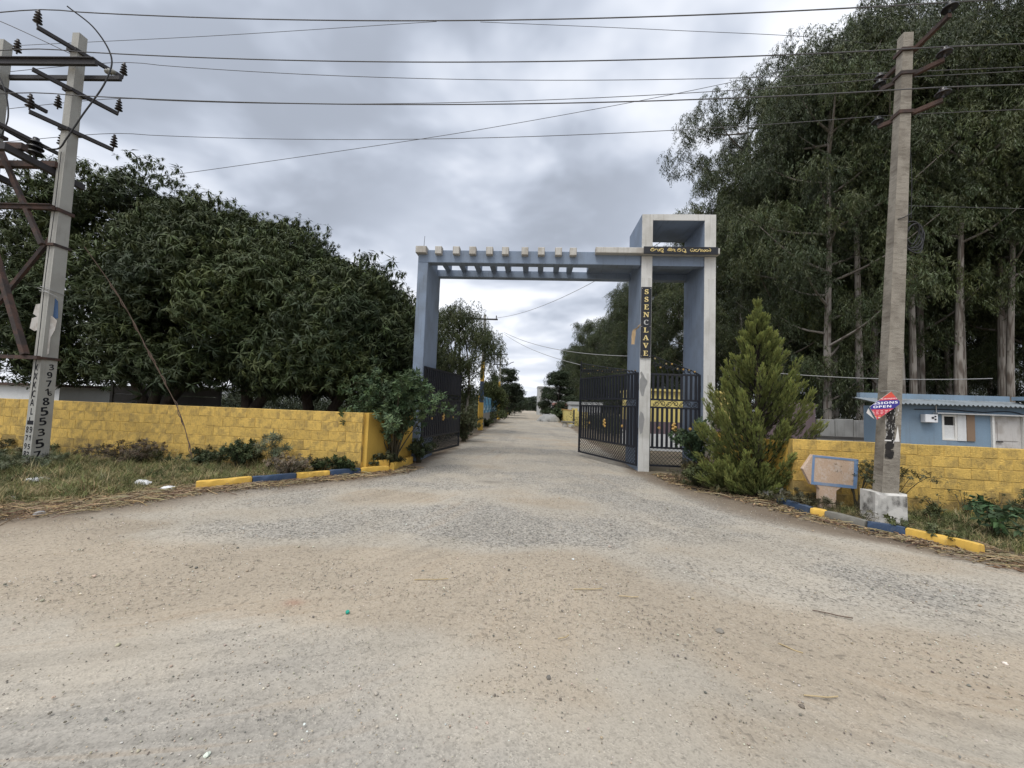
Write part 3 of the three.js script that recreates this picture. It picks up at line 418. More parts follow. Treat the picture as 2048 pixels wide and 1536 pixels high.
{
  const t = thing('utility_pole', 'grey concrete pole with black painted digits and three insulator arms at the left edge', 'utility pole', [HL.x, 0, HL.z]);
  const pole = part('pole', [taperPole(0.165, 0.30, 0.15, 0.15, 9.0, 0.0)], M.poleGrey, t);
  for (const [y, nearOff, farOff] of [[8.60, 0.62, 0.62], [7.74, 0.62, 0.60], [6.90, 0.60, 0.58]]) {
    const A = armL(nearOff), B = armL(-farOff), a = part('cross_arm', [beam(V(A[0], y + 0.01, A[1]), V(B[0], y - 0.01, B[1]), 0.06, 0.07), box(0.21, 0.06, 0.26, 0, y, 0)], M.steelDark, t);
    if (y !== 7.74) part('insulator', pinIns(A[0], y + 0.04, A[1], 1.1), M.porcelain, a);
    part('insulator', pinIns(B[0], y + 0.02, B[1], 1.1), M.porcelain, a);
  }
  parts('clamp_band', [box(0.20, 0.07, 0.30, 0, 5.2, 0), box(0.20, 0.05, 0.31, 0, 4.48, 0), box(0.21, 0.05, 0.34, 0, 2.2, 0)], M.rust, t);
  part('binding_wire', [tube([V(-0.09, 3.62, 0.14), V(0.0, 3.6, 0.15), V(0.095, 3.56, 0.13), V(0.1, 3.52, -0.12)], 0.008, 14, 5), tube([V(-0.09, 3.53, 0.15), V(0.09, 3.5, 0.155), V(0.2, 3.42, 0.06)], 0.007, 14, 5), tube([V(-0.2, 3.6, 0.1), V(-0.09, 3.58, 0.15), V(0.1, 3.5, 0.15)], 0.006, 14, 5)], M.wireLight, t);
  part('earth_wire', [tube([V(0.02, 6.4, 0.125), V(0.03, 5, 0.142), V(0.01, 3.8, 0.155), V(0.03, 2.8, 0.165), V(0.02, 1.4, 0.18)], 0.006, 30, 5)], M.cable, t);
  const torn = (pts, x, y, z, m, ry) => { const s = new THREE.Shape(); pts.forEach(([a, b], i) => (i ? s.lineTo(a, b) : s.moveTo(a, b))); const g = new THREE.ExtrudeGeometry(s, { depth: 0.004, bevelEnabled: false }); g.rotateY(ry); g.translate(x, y, z); return part('torn_poster', g, m, t); };
  torn([[0, 0.50], [-0.07, 0.48], [-0.10, 0.29], [-0.03, 0.24], [-0.11, 0.20], [-0.13, 0.0], [-0.05, -0.05], [0, -0.03]], -0.08, 2.78, 0.12, M.paperOld, 0.2);
  torn([[0, 0.42], [0.05, 0.36], [0.08, 0.02], [0.0, 0.0]], 0.084, 3.0, 0.02, M.paperBlue, 0.3);
  torn([[0, 0.35], [0.10, 0.25], [0.08, 0.05], [0.03, -0.1], [0.03, -0.42], [0, -0.45]], 0.084, 2.72, 0.06, M.paperOld, 0.4);
  // painted characters on the two visible faces
  const W = 128, H = 1024, mkc = (fn) => { const c = document.createElement('canvas'); c.width = W; c.height = H; const x = c.getContext('2d'); x.clearRect(0, 0, W, H); x.fillStyle = '#14141c'; x.strokeStyle = '#14141c'; x.lineCap = x.lineJoin = 'round'; x.textAlign = 'center'; x.textBaseline = 'middle'; fn(x); const tx = new THREE.CanvasTexture(c); tx.colorSpace = THREE.SRGBColorSpace; return new THREE.MeshStandardMaterial({ map: tx, transparent: true, roughness: 0.9 }); };
  const face1 = mkc((x) => { const wr = (s, px, py, size) => { x.font = 'bold ' + size + 'px sans-serif'; x.fillText(s, px, py); };
    ['X', 'X', 'X', 'C', 'A', 'L', 'L'].forEach((s, i) => wr(s, 62 + (i % 2) * 8, 70 + i * 88, 92)); x.fillRect(20, 600, 96, 40); wr('8', 36, 690, 84); wr('9', 92, 690, 84); wr('7', 40, 770, 74); wr('1', 92, 770, 74); wr('9', 36, 850, 74); wr('5', 90, 856, 74); wr('8', 40, 930, 84); wr('3', 86, 936, 84); });
  const face2 = mkc((x) => { x.font = 'bold 92px sans-serif'; [['3', 84, 60, 80], ['9', 76, 140, 88], ['7', 78, 226, 88], ['1', 74, 310, 84], ['6', 92, 330, 60], ['8', 70, 410, 106], ['5', 66, 510, 120], ['5', 62, 612, 108], ['3', 60, 720, 100], ['5', 56, 832, 124], ['7', 48, 940, 96]].forEach(([s, px, py, z]) => { x.font = 'bold ' + z + 'px sans-serif'; x.save(); x.translate(px, py); x.rotate(-0.12); x.fillText(s, 0, 0); x.restore(); }); });
  const quad = (a, b, c, d, m) => { const g = new THREE.BufferGeometry(); g.setAttribute('position', new THREE.Float32BufferAttribute([a, b, c, a, c, d].flatMap((v) => [v.x, v.y, v.z]), 3)); g.setAttribute('uv', new THREE.Float32BufferAttribute([0, 0, 1, 0, 1, 1, 0, 0, 1, 1, 0, 1], 2)); g.computeVertexNormals(); return part('painted_text', g, m, pole, true); };
  const wx = (y) => lerp(0.165, 0.15, y / 9) / 2, wz = (y) => lerp(0.30, 0.15, y / 9) / 2;
  quad(V(-wx(0.15), 0.15, wz(0.15) + 0.003), V(wx(0.15), 0.15, wz(0.15) + 0.003), V(wx(2.15), 2.15, wz(2.15) + 0.003), V(-wx(2.15), 2.15, wz(2.15) + 0.003), face1);
  quad(V(wx(0.15) + 0.003, 0.15, wz(0.15)), V(wx(0.15) + 0.003, 0.15, -wz(0.15)), V(wx(2.15) + 0.003, 2.15, -wz(2.15)), V(wx(2.15) + 0.003, 2.15, wz(2.15)), face2);
  // twin of the frame
  const u = thing('utility_pole', 'second grey concrete pole of the switch frame cut off by the left edge', 'utility pole', [HL.x - 1.78, 0, HL.z - 0.1]);
  part('pole', [taperPole(0.165, 0.30, 0.15, 0.15, 8.95)], M.poleGrey, u); parts('clamp_band', [box(0.2, 0.07, 0.3, 0, 5.2, 0), box(0.2, 0.07, 0.34, 0, 2.2, 0), box(0.2, 0.07, 0.3, 0, 6.9, 0)], M.rust, u);
  const s = thing('switch_frame', 'rusty steel cross beams, braces and switch insulators between the two left poles', 'steel frame', [HL.x - 0.78, 0, HL.z]);
  parts('cross_beam', [box(2.75, 0.105, 0.06, 0.05, 8.24, 0.185), box(2.75, 0.016, 0.10, 0.05, 8.30, 0.205)], M.steelDark, s);
  parts('cross_beam', [box(2.75, 0.085, 0.06, 0.15, 8.24, -0.19)], M.steelDark, s);
  part('tie_beam', [box(1.9, 0.08, 0.06, -0.1, 5.2, 0.19), box(1.9, 0.02, 0.10, -0.1, 5.24, 0.21)], M.rust, s);
  part('tie_beam', [box(2.0, 0.07, 0.06, -0.1, 2.2, 0.21)], M.rust, s);
  part('brace', [beam(V(0.70, 4.45, 0.2), V(-0.95, 7.3, 0.16), 0.06, 0.08)], M.rust, s);
  part('brace', [beam(V(0.66, 2.25, 0.24), V(-0.95, 5.9, 0.2), 0.09, 0.09)], M.rust, s);
  part('brace', [beam(V(0.64, 5.15, -0.2), V(-0.95, 2.9, -0.2), 0.06, 0.08)], M.rust, s);
  parts('switch_arm', [beam(V(0.62, 6.02, 0.85), V(0.62, 5.98, -0.45), 0.10, 0.12), beam(V(-0.9, 6.05, 0.85), V(-0.9, 6.0, -0.45), 0.10, 0.12)], M.steelDark, s);
  parts('switch_bed', [box(1.75, 0.12, 0.10, -0.15, 6.15, 0.62), box(1.75, 0.12, 0.10, -0.15, 6.13, 0.1), box(1.4, 0.07, 0.08, -0.1, 6.35, -0.2)], M.rust, s);
  parts('arm', [beam(V(-0.55, 6.95, 0.7), V(-0.55, 6.9, -0.55), 0.07, 0.08), beam(V(-0.1, 6.72, 0.75), V(0.45, 6.5, -0.1), 0.07, 0.06), beam(V(-0.72, 7.75, 0.6), V(-0.45, 7.72, -0.5), 0.06, 0.07)], M.steelDark, s);
  for (const [x, z] of [[-0.28, 0.5], [0.28, 0.15], [-0.62, 0.2]]) part('insulator', [discIns(x, 6.32, z, 1.3), discIns(x, 6.43, z, 1.25), discIns(x, 6.54, z, 1.1)], M.black, s);
  for (const [x, y, z] of [[-0.15, 7.75, -0.45], [-0.12, 6.95, -0.55], [-0.42, 8.5, 0.1]]) part('insulator', pinIns(x, y, z, 1.1), M.porcelain, s);
  part('strain_insulator', [(() => { const g = new THREE.LatheGeometry([[0, 0], [0.035, 0.01], [0.05, 0.04], [0.035, 0.07], [0.06, 0.10], [0.035, 0.13], [0.06, 0.16], [0.035, 0.19], [0.02, 0.22], [0, 0.22]].map(([a, b]) => new THREE.Vector2(a, b)), 12); g.rotateZ(-Math.PI / 2); g.translate(1.40, 8.22, 0.0); return g; })()], M.greyIns, s);
  part('jumper_cable', [tube([V(1.20, 9.03, 0.575), V(1.5, 8.82, 0.35), V(1.68, 8.4, 0.15), V(1.62, 7.9, 0.15), V(1.25, 7.1, 0.2), V(1.0, 6.6, 0.22), V(0.85, 6.42, 0.2), V(0.6, 6.4, 0.2)], 0.014, 50, 6)], M.cable, s);
  part('jumper_cable', [tube([V(-0.7, 8.3, 0.5), V(-0.3, 7.9, 0.5), V(-0.05, 7.4, 0.45), V(0.0, 6.9, 0.4), V(-0.1, 6.5, 0.4)], 0.012, 30, 6)], M.cable, s);
}
// ------------------------------------------------------------------ right leaning pole
const armR = (y, k) => { const a = y > 7 ? 0.05 : 0.80, q = y > 7 ? k : k * 0.62; return [0.10 + q * Math.sin(a), q * Math.cos(a)]; };
const RB = V(5.66, 0, -6.26), RLEAN = 0.056, RT = 7.5; // base of the shaft, lean to the right
{
  const pl = thing('plinth', 'mouldy whitewashed concrete plinth under the leaning pole', 'plinth', [5.66, 0, -6.3], -0.10); const g = cbox(0.44, 0.62, 0.36, 0.03, 0, 0.17, 0), p = g.attributes.position; for (let i = 0; i < p.count; i++) { const k = 1 + 0.05 * (0.4 - p.getY(i)); p.setXYZ(i, p.getX(i) * k + 0.012 * (vn(p.getY(i) * 9, p.getZ(i) * 7) - 0.5), p.getY(i), p.getZ(i) * k); } g.computeVertexNormals(); part('block', g, M.plinth, pl);
  const t = thing('utility_pole', 'brown concrete pole leaning right on a whitewashed plinth with torn posters', 'utility pole', [RB.x, 0.44, RB.z], -0.10);
  const LX = RT * RLEAN, at = (y) => LX * y / RT;
  const pole = part('pole', [taperPole(0.235, 0.185, 0.145, 0.125, RT, LX)], M.poleBrown, t);
  for (const y of [7.20, 6.80, 6.14]) {
    const A = armR(y, 0.60), B = armR(y, -0.60), a = part('cross_arm', [beam(V(at(y) + A[0], y + 0.01, A[1]), V(at(y) + B[0], y - 0.01, B[1]), 0.055, 0.065), box(0.21, 0.055, 0.18, at(y), y, 0)], M.rust, t);
    part('insulator', discIns(at(y) + A[0], y + 0.10, A[1], 0.95), y > 7 ? M.black : M.porcelain, a); part('insulator', discIns(at(y) + B[0], y + 0.08, B[1], 0.85), y > 7 ? M.porcelain : M.black, a);
  }
  part('pole_band', [tube([V(at(5) - 0.09, 4.35, 0.085), V(at(5), 4.38, 0.09), V(at(5) + 0.10, 4.44, 0.085), V(at(5) + 0.11, 4.45, -0.08)], 0.007, 12, 5)], M.cable, t);
  part('cable_coil', [0, 1, 2, 3, 4, 5].map((k) => { const r = 0.15 + 0.022 * (k % 3), P = []; for (let a = 0; a < 14; a++) { const q = a / 14 * Math.PI * 2; P.push(V(at(4) + 0.20 + 0.72 * r * Math.cos(q) + 0.01 * k, 4.15 + 1.25 * r * Math.sin(q) - 0.02 * k, 0.02 + 0.03 * Math.sin(q * 2 + k))); } return tube(P, 0.009, 30, 5, true); }), M.cable, t);
  part('drop_wire', [tube([V(at(6) + 0.10, 6.1, -0.02), V(at(5) + 0.13, 5.1, 0.0), V(at(4) + 0.16, 4.3, 0.02)], 0.006, 20, 4), tube([V(at(5.6) + 0.11, 5.9, 0.02), V(at(5) + 0.15, 5.0, 0.04), V(at(4) + 0.2, 4.4, 0.02)], 0.006, 20, 4)], M.cable, t);
  // remains of posters pasted on the lower shaft
  const c = document.createElement('canvas'); c.width = 256; c.height = 512; const x = c.getContext('2d'); x.clearRect(0, 0, 256, 512); const r0 = rngOf(14); for (let k = 0; k < 260; k++) { x.globalAlpha = 0.35 + 0.4 * r0(); x.fillStyle = k % 5 ? '#1c1a19' : '#2c2926'; const py = Math.pow(r0(), 1.2) * 430, ww = 30 + 60 * r0(); x.fillRect(8 + r0() * (150 - ww), py, ww, 8 + 26 * r0()); } x.globalAlpha = 1; const r = rngOf(4);
  for (let k = 0; k < 60; k++) { x.fillStyle = k % 4 ? '#cfcdc9' : '#3a3634'; x.globalAlpha = 0.9; x.beginPath(); const px = r() * 200, py = 40 + r() * 280, s = 4 + r() * 14; x.moveTo(px, py); for (let q = 0; q < 6; q++) x.lineTo(px + (r() - 0.5) * 2 * s, py + (r() - 0.4) * 3.2 * s); x.closePath(); x.fill(); }
  x.globalAlpha = 1; x.fillStyle = '#d8d6d2'; x.fillRect(0, 300, 110, 10); x.beginPath(); x.moveTo(170, 290); x.lineTo(200, 180); x.lineTo(232, 300); x.lineTo(232, 312); x.lineTo(150, 312); x.fill();
  const tx = new THREE.CanvasTexture(c); tx.colorSpace = THREE.SRGBColorSpace; const pm = new THREE.MeshStandardMaterial({ map: tx, transparent: true, roughness: 0.85 });
  const fw = (y) => lerp(0.235, 0.145, y / RT) / 2, fz = (y) => lerp(0.185, 0.125, y / RT) / 2 + 0.004, q = [V(at(0.45) - fw(0.45), 0.45, fz(0.45)), V(at(0.45) + fw(0.45), 0.45, fz(0.45)), V(at(1.42) + fw(1.42), 1.42, fz(1.42)), V(at(1.42) - fw(1.42), 1.42, fz(1.42))];
  const pg = new THREE.BufferGeometry(); pg.setAttribute('position', new THREE.Float32BufferAttribute([q[0], q[1], q[2], q[0], q[2], q[3]].flatMap((v) => [v.x, v.y, v.z]), 3)); pg.setAttribute('uv', new THREE.Float32BufferAttribute([0, 0, 1, 0, 1, 1, 0, 0, 1, 1, 0, 1], 2)); pg.computeVertexNormals(); part('torn_poster', pg, pm, pole, true);
}
{ // admissions board tied to the leaning pole
  const c = document.createElement('canvas'); c.width = 256; c.height = 512; const x = c.getContext('2d'); x.fillStyle = '#c2404f'; x.fillRect(0, 0, 256, 512);
  x.fillStyle = '#d2503c'; x.fillRect(0, 0, 256, 110); x.fillStyle = '#f0b050'; x.beginPath(); x.moveTo(50, 40); x.lineTo(110, 14); x.lineTo(100, 60); x.lineTo(70, 76); x.fill();
  x.fillStyle = '#f3d9d6'; x.textAlign = 'center'; x.font = 'bold 34px sans-serif'; x.fillText('nal Campus', 140, 142);
  x.fillStyle = '#332e86'; x.fillRect(0, 160, 256, 150); x.fillStyle = '#f2f2f6'; x.font = 'bold 58px sans-serif'; x.fillText('ISSIONS', 128, 224); x.fillText('OPEN', 112, 288);
  x.font = 'bold 24px sans-serif'; x.fillStyle = '#f0c8c6'; for (let k = 0; k < 3; k++) { for (let j = 0; j < 6; j++) x.fillRect(24 + j * 36, 336 + k * 26, 18 + ((j * 7 + k * 5) % 12), 9); } x.fillStyle = '#f0b46a'; for (let j = 0; j < 5; j++) x.fillRect(40 + j * 36, 428, 24, 11); x.fillStyle = '#f6e6e4'; for (let j = 0; j < 5; j++) x.fillRect(36 + j * 38, 456, 26, 12);
  const tx = new THREE.CanvasTexture(c); tx.colorSpace = THREE.SRGBColorSpace; const m = new THREE.MeshStandardMaterial({ map: tx, roughness: 0.5 });
  const t = thing('poster_board', 'red and blue admissions open board hung crooked on the leaning pole', 'sign', [5.585, 1.80, -6.12], -0.18); t.scale.setScalar(0.87);
  // corners as hung: a sheet turned nearly on its point
  const shear = (P, z) => { const g = new THREE.BufferGeometry(); g.setAttribute('position', new THREE.Float32BufferAttribute([P[0], P[1], P[2], P[0], P[2], P[3]].flatMap(([a, b]) => [a, b, z]), 3)); g.setAttribute('uv', new THREE.Float32BufferAttribute([0, 0, 1, 0, 1, 1, 0, 0, 1, 1, 0, 1], 2)); g.computeVertexNormals(); return g; };
  const P = [[-0.16, -0.23], [0.17, 0.05], [0.06, 0.26], [-0.26, -0.01]];
  const Sh = new THREE.Shape(); [[-0.163, -0.236], [0.177, 0.048], [0.178, 0.10], [0.055, 0.268], [-0.27, -0.012]].forEach(([a, b], i) => (i ? Sh.lineTo(a, b) : Sh.moveTo(a, b)));
  const bg = new THREE.ExtrudeGeometry(Sh, { depth: 0.008, bevelEnabled: false }); part('backing', bg, M.paper, t);
  const fg = new THREE.ShapeGeometry(Sh), uv = fg.attributes.uv, pp = fg.attributes.position; for (let i = 0; i < pp.count; i++) { const a = pp.getX(i), b = pp.getY(i); uv.setXY(i, clamp((a * 0.98 + 0.28) / 0.46), clamp((b + 0.24 - 0.10 * (a + 0.05)) / 0.51)); } fg.translate(0, 0, 0.011); part('print', fg, m, t, true);
  const s2 = new THREE.Shape(); [[0.10, -0.02], [0.29, -0.17], [0.10, -0.36]].forEach(([a, b], i) => (i ? s2.lineTo(a, b) : s2.moveTo(a, b))); const b2 = new THREE.ExtrudeGeometry(s2, { depth: 0.006, bevelEnabled: false }); b2.rotateY(0.25); b2.translate(0, 0, -0.16); part('rear_sheet', b2, M.paper, t);
  const s3 = new THREE.Shape(); [[-0.27, -0.04], [-0.30, -0.12], [-0.18, -0.23]].forEach(([a, b], i) => (i ? s3.lineTo(a, b) : s3.moveTo(a, b))); const b3 = new THREE.ExtrudeGeometry(s3, { depth: 0.006, bevelEnabled: false }); b3.translate(0, 0, -0.03); part('rear_sheet', b3, M.paper, t);
  part('tie_string', [tube([V(-0.10, 0.27, 0.01), V(0.06, 0.285, 0.03), V(0.17, 0.27, 0.0)], 0.004, 10, 4)], M.wireLight, t);
}
{ // arrow sign
  const t = thing('arrow_sign', 'faded blank concrete arrow sign with blue border pointing left on a stem', 'sign', [5.27, 0, -6.98], 0.03), tilt = -0.065;
  const s = new THREE.Shape(); [[-0.34, 0.24], [0.44, 0.24], [0.44, -0.26], [-0.34, -0.26], [-0.49, -0.01]].forEach(([a, b], i) => (i ? s.lineTo(a, b) : s.moveTo(a, b)));
  const salmon = surf(512, 0.8, (u, v) => { const b = fbmp(u + 0.3, v + 0.55, 7, 6), g = vnp(u * 90, v * 90, 90), d = sst(0.46, 0.78, 0.7 * b + 0.3 * vnp(u * 40, v * 40, 40)); let c = mixc([0.50, 0.365, 0.265], [0.58, 0.51, 0.45], d * 0.55); c = mixc(c, [0.28, 0.19, 0.13], 0.5 * sst(0.7, 0.9, g) * (1 - d)); return [...c, 0.5 + 0.3 * g]; }, { rough: 0.9, bump: 0.003 });
  const g = new THREE.ExtrudeGeometry(s, { depth: 0.05, bevelEnabled: true, bevelSize: 0.006, bevelThickness: 0.006, bevelSegments: 1 }); g.rotateZ(tilt); g.translate(0.09, 0.68, 0); part('board', g, salmon, t);
  const bl = paint([0.15, 0.25, 0.42], [0.30, 0.31, 0.33], 0.8, 0.37, 0.7, 128), bar = (w, h, x, y) => { const q = box(w, h, 0.006, x, y, 0.059); q.rotateZ(tilt); q.translate(0.09, 0.68, 0); return q; };
  part('border', [bar(0.79, 0.035, 0.055, 0.226), bar(0.79, 0.05, 0.055, -0.238), bar(0.04, 0.418, -0.32, 0.0), bar(0.065, 0.418, 0.4175, 0.0)], bl, t);
  const st = new THREE.Shape(); [[-0.14, -0.05], [-0.14, 0.36], [-0.22, 0.47], [0.30, 0.46], [0.14, 0.34], [0.13, -0.05]].forEach(([a, b], i) => (i ? st.lineTo(a, b) : st.moveTo(a, b))); const sg = new THREE.ExtrudeGeometry(st, { depth: 0.07, bevelEnabled: true, bevelSize: 0.006, bevelThickness: 0.006, bevelSegments: 1 }); sg.translate(0.03, 0, -0.02); part('stem', sg, salmon, t);
}
// ------------------------------------------------------------------ overhead lines
function line(label, pts, r, m, sag = 0, cat = 'power line') {
  const P = pts.map((p) => V(...p)); let c;
  if (P.length === 2) { c = []; for (let i = 0; i <= 24; i++) { const t = i / 24, q = P[0].clone().lerp(P[1], t); q.y -= 4 * sag * t * (1 - t); c.push(q); } } else c = P;
  const t = thing('overhead_wire', label, cat, [c[0].x, c[0].y, c[0].z]); part('strand', [tube(c.map((p) => p.clone().sub(c[0])), r, 60, 5)], m, t); return t;
}
const LA = (y, k) => { const q = armL(k); return [HL.x + q[0], y, HL.z + q[1]]; }, RA = (y, k) => { const q = armR(y - 0.1, k), p = V(RLEAN * y + q[0], y, q[1]).applyAxisAngle(V(0, 1, 0), -0.10); return [RB.x + p.x, RB.y + 0.44 + p.y, RB.z + p.z]; };
const ext = (a, b, k, dy) => [b[0] + (b[0] - a[0]) * k, b[1] + dy, b[2] + (b[2] - a[2]) * k];
{
  const L = [LA(8.97, 0.62), LA(8.95, -0.62), LA(8.18, 0.6), LA(8.09, -0.60), LA(7.29, 0.60), LA(7.27, -0.58)], Rr = [RA(7.41, 0.60), RA(7.39, -0.60), RA(7.02, 0.60), RA(6.99, -0.60), RA(6.36, 0.60), RA(6.33, -0.60)];
  const nm = ['highest thick wire from left pole top across the top of the picture', 'thin second wire strung between the far ends of the top arms', 'thick wire third from the top between the two roadside poles', 'thin fourth wire between the far ends of the middle arms', 'thick fifth wire between the near ends of the lowest arms', 'lowest thin wire crossing just above the mango trees'];
  for (let i = 0; i < 6; i++) { const a = L[i], b = Rr[i], e = ext(a, b, 0.35, -0.05), w = ext(b, a, 0.3, -0.1), P = []; P.push(V(...w)); for (let k = 0; k <= 16; k++) { const t = k / 16, q = V(...a).lerp(V(...b), t); q.y -= 4 * 0.26 * t * (1 - t); P.push(q); } P.push(V(...e)); line(nm[i], P.map((v) => v.toArray()), i % 2 ? 0.006 : 0.0095, i % 2 ? M.wire : M.wire); }
  line('thin wire rising from the left edge towards the highest wire', [[-24.5, 15.0, -14], [-21.5, 15.23, -14.0], [-12.9, 15.72, -14.0], [-3.9, 16.36, -14.0]], 0.009, M.wire);
  line('thin wire descending from the highest wire to the eucalyptus crowns', [[-2.2, 16.35, -14.0], [5.0, 16.05, -14.0], [10.9, 15.74, -14.0], [14, 15.5, -14.2]], 0.009, M.wire);
  line('slanting thin wire rising from behind the mango trees to the right', [[-15.5, 10.2, -14.5], [-14.5, 10.33, -14.5], [-4.3, 12.0, -14.5], [-0.5, 12.71, -14.5], [5.2, 13.89, -14.5], [10.2, 15.06, -14.5], [12.5, 15.6, -14.5]], 0.010, M.wire);
  line('thin wire from the left edge to the far end of the left pole top arm', [[-12.5, 9.55, -7.0], [-10.8, 8.95, -7.0], LA(8.5, -0.1)], 0.008, M.wire);
  line('faint wire level across the eucalyptus crowns at the right edge', [[11.6, 8.25, -12.0], [20, 8.2, -12.0]], 0.007, M.wire);
}

// ------------------------------------------------------------------ buildings
{ // blue shed behind the right wall
  const t = thing('shed', 'small blue plastered shed with corrugated roof, window and pale door behind the yellow wall', 'shed', [10.05, 0, -11.2], -0.12);
  // front wall with real openings: window x 1.47..1.98, door x 2.66..3.32
  part('wall', [box(1.47, 2.05, 0.16, 0.735, 1.025, -0.08), box(0.52, 1.10, 0.16, 1.73, 0.55, -0.08), box(0.52, 0.25, 0.16, 1.73, 1.925, -0.08), box(0.66, 2.05, 0.16, 2.32, 1.025, -0.08), box(0.70, 0.25, 0.16, 3.0, 1.925, -0.08), box(0.20, 2.05, 0.16, 3.45, 1.025, -0.08), box(0.16, 2.0, 0.5, 0.08, 1.0, -0.41)], M.shedBlue, t);
  part('side_wall', [box(3.6, 2.25, 0.16, 5.36, 1.125, 0.10), box(3.9, 0.10, 0.5, 5.3, 2.30, 0.0)], M.shedBlue, t);
  const fr = part('window', [box(0.05, 0.70, 0.06, 1.495, 1.45, -0.02), box(0.05, 0.70, 0.06, 1.80, 1.45, -0.02), box(0.26, 0.05, 0.06, 1.65, 1.775, -0.02), box(0.26, 0.05, 0.06, 1.65, 1.125, -0.02)], M.frameWhite, t);
  part('pane', [box(0.26, 0.36, 0.012, 1.65, 1.33, -0.03)], M.farPale, fr); part('opening', [box(0.26, 0.24, 0.012, 1.65, 1.63, -0.05)], M.darkIn, fr);
  part('shutter', [box(0.20, 0.70, 0.03, 1.925, 1.45, 0.01)], M.farPale, t); part('shutter', [box(0.19, 0.72, 0.03, 2.13, 1.46, 0.015)], M.wood, t);
  part('window_ledge', [box(2.05, 0.035, 0.16, 2.30, 1.835, 0.06)], M.farPale, t);
  const d = part('door', [box(0.64, 1.80, 0.05, 2.99, 0.9, -0.04), box(0.46, 0.5, 0.02, 3.0, 1.40, -0.01), box(0.46, 0.55, 0.02, 3.0, 0.72, -0.01)], M.door, t); part('door_frame', [box(0.05, 1.85, 0.1, 2.635, 0.925, 0.0), box(0.05, 1.85, 0.1, 3.345, 0.925, 0.0), box(0.66, 0.04, 0.1, 2.99, 1.83, 0.0)], M.frameWhite, t); part('bolt', [rod(V(2.72, 1.12, 0.02), V(2.86, 1.12, 0.02), 0.018)], M.steelDark, d);
  const rf = (() => { const g = new THREE.PlaneGeometry(3.95, 1, 280, 1), p = g.attributes.position; for (let i = 0; i < p.count; i++) { const x = p.getX(i), v = p.getY(i) + 0.5; const w = 0.018 * Math.sin(x * 2 * Math.PI / 0.105); p.setXYZ(i, x, 2.06 + 0.17 * v + w, 0.30 - 0.9 * v); } g.computeVertexNormals(); const h = g.clone(); h.translate(0, -0.012, 0); return [g, h].map((q) => { q.translate(1.62, 0, 0); return q; }); })();
  const rm = M.roofSheet.clone(); rm.side = THREE.DoubleSide; part('roof', rf, rm, t); part('parapet', [box(3.75, 0.16, 0.14, 1.72, 2.30, -0.62)], M.shedBlue, t);
  const mb = part('meter_box', [cbox(0.30, 0.22, 0.16, 0.01, 1.10, 1.68, 0.09)], M.plastic, t); part('meter_window', [box(0.05, 0.05, 0.01, 1.12, 1.70, 0.177), box(0.04, 0.04, 0.01, 1.18, 1.66, 0.177), box(0.04, 0.04, 0.01, 1.18, 1.74, 0.177)], M.black, mb);
  part('conduit_pipe', [rod(V(3.72, 1.6, 0.24), V(3.70, 2.9, 0.24), 0.035), rod(V(1.32, 1.85, 0.03), V(1.32, 2.05, 0.03), 0.012)], M.frameWhite, t);
  part('loose_cable', [tube([V(0.8, 1.92, 0.03), V(1.6, 1.94, 0.03), V(2.4, 1.9, 0.03), V(3.1, 1.93, 0.03), V(3.55, 1.78, 0.05)], 0.012, 30, 5), tube([V(3.7, 1.35, 0.2), V(4.2, 1.24, 0.2), V(4.9, 1.2, 0.2)], 0.012, 20, 5)], M.cable, t);
}
{
  const t = thing('precast_fence', 'grey precast concrete fence panels between the mauve wall and blue shed', 'fence', [10.3, 0, -14]);
  for (let k = 0; k < 3; k++) part('panel', cbox(0.60, 1.52, 0.07, 0.01, 0.34 + k * 0.63, 0.78 + 0.03 * (k % 2), 0), M.greyWall, t);
  part('coping', [box(2.4, 0.10, 0.2, 0.8, 0.93, 0.6)], M.darkWall, t);
  const u = thing('mauve_wall', 'dull mauve rendered wall beside the grey fence panels behind the conifer', 'wall', [8.6, 0, -14.1]); part('wall_panel', cbox(1.72, 2.08, 0.18, 0.01, 0.86, 1.04, 0), M.mauve, u);
}
{ // low yellow house seen through the pedestrian gate
  const t = thing('house', 'low pale yellow house wall seen behind the pedestrian gate', 'house', [4.6, 0, -16]);
  part('wall', [box(3.7, 1.25, 2.6, 1.95, 1.80, -1.3)], M.paleYellow, t); part('plinth_wall', [box(3.72, 0.50, 2.62, 1.95, 0.93, -1.3)], M.mauve, t); part('plinth', [box(3.76, 0.68, 2.66, 1.95, 0.34, -1.3)], M.farPale, t);
  part('coping', [box(3.9, 0.09, 2.8, 1.95, 2.47, -1.3)], M.paleYellow, t);
}
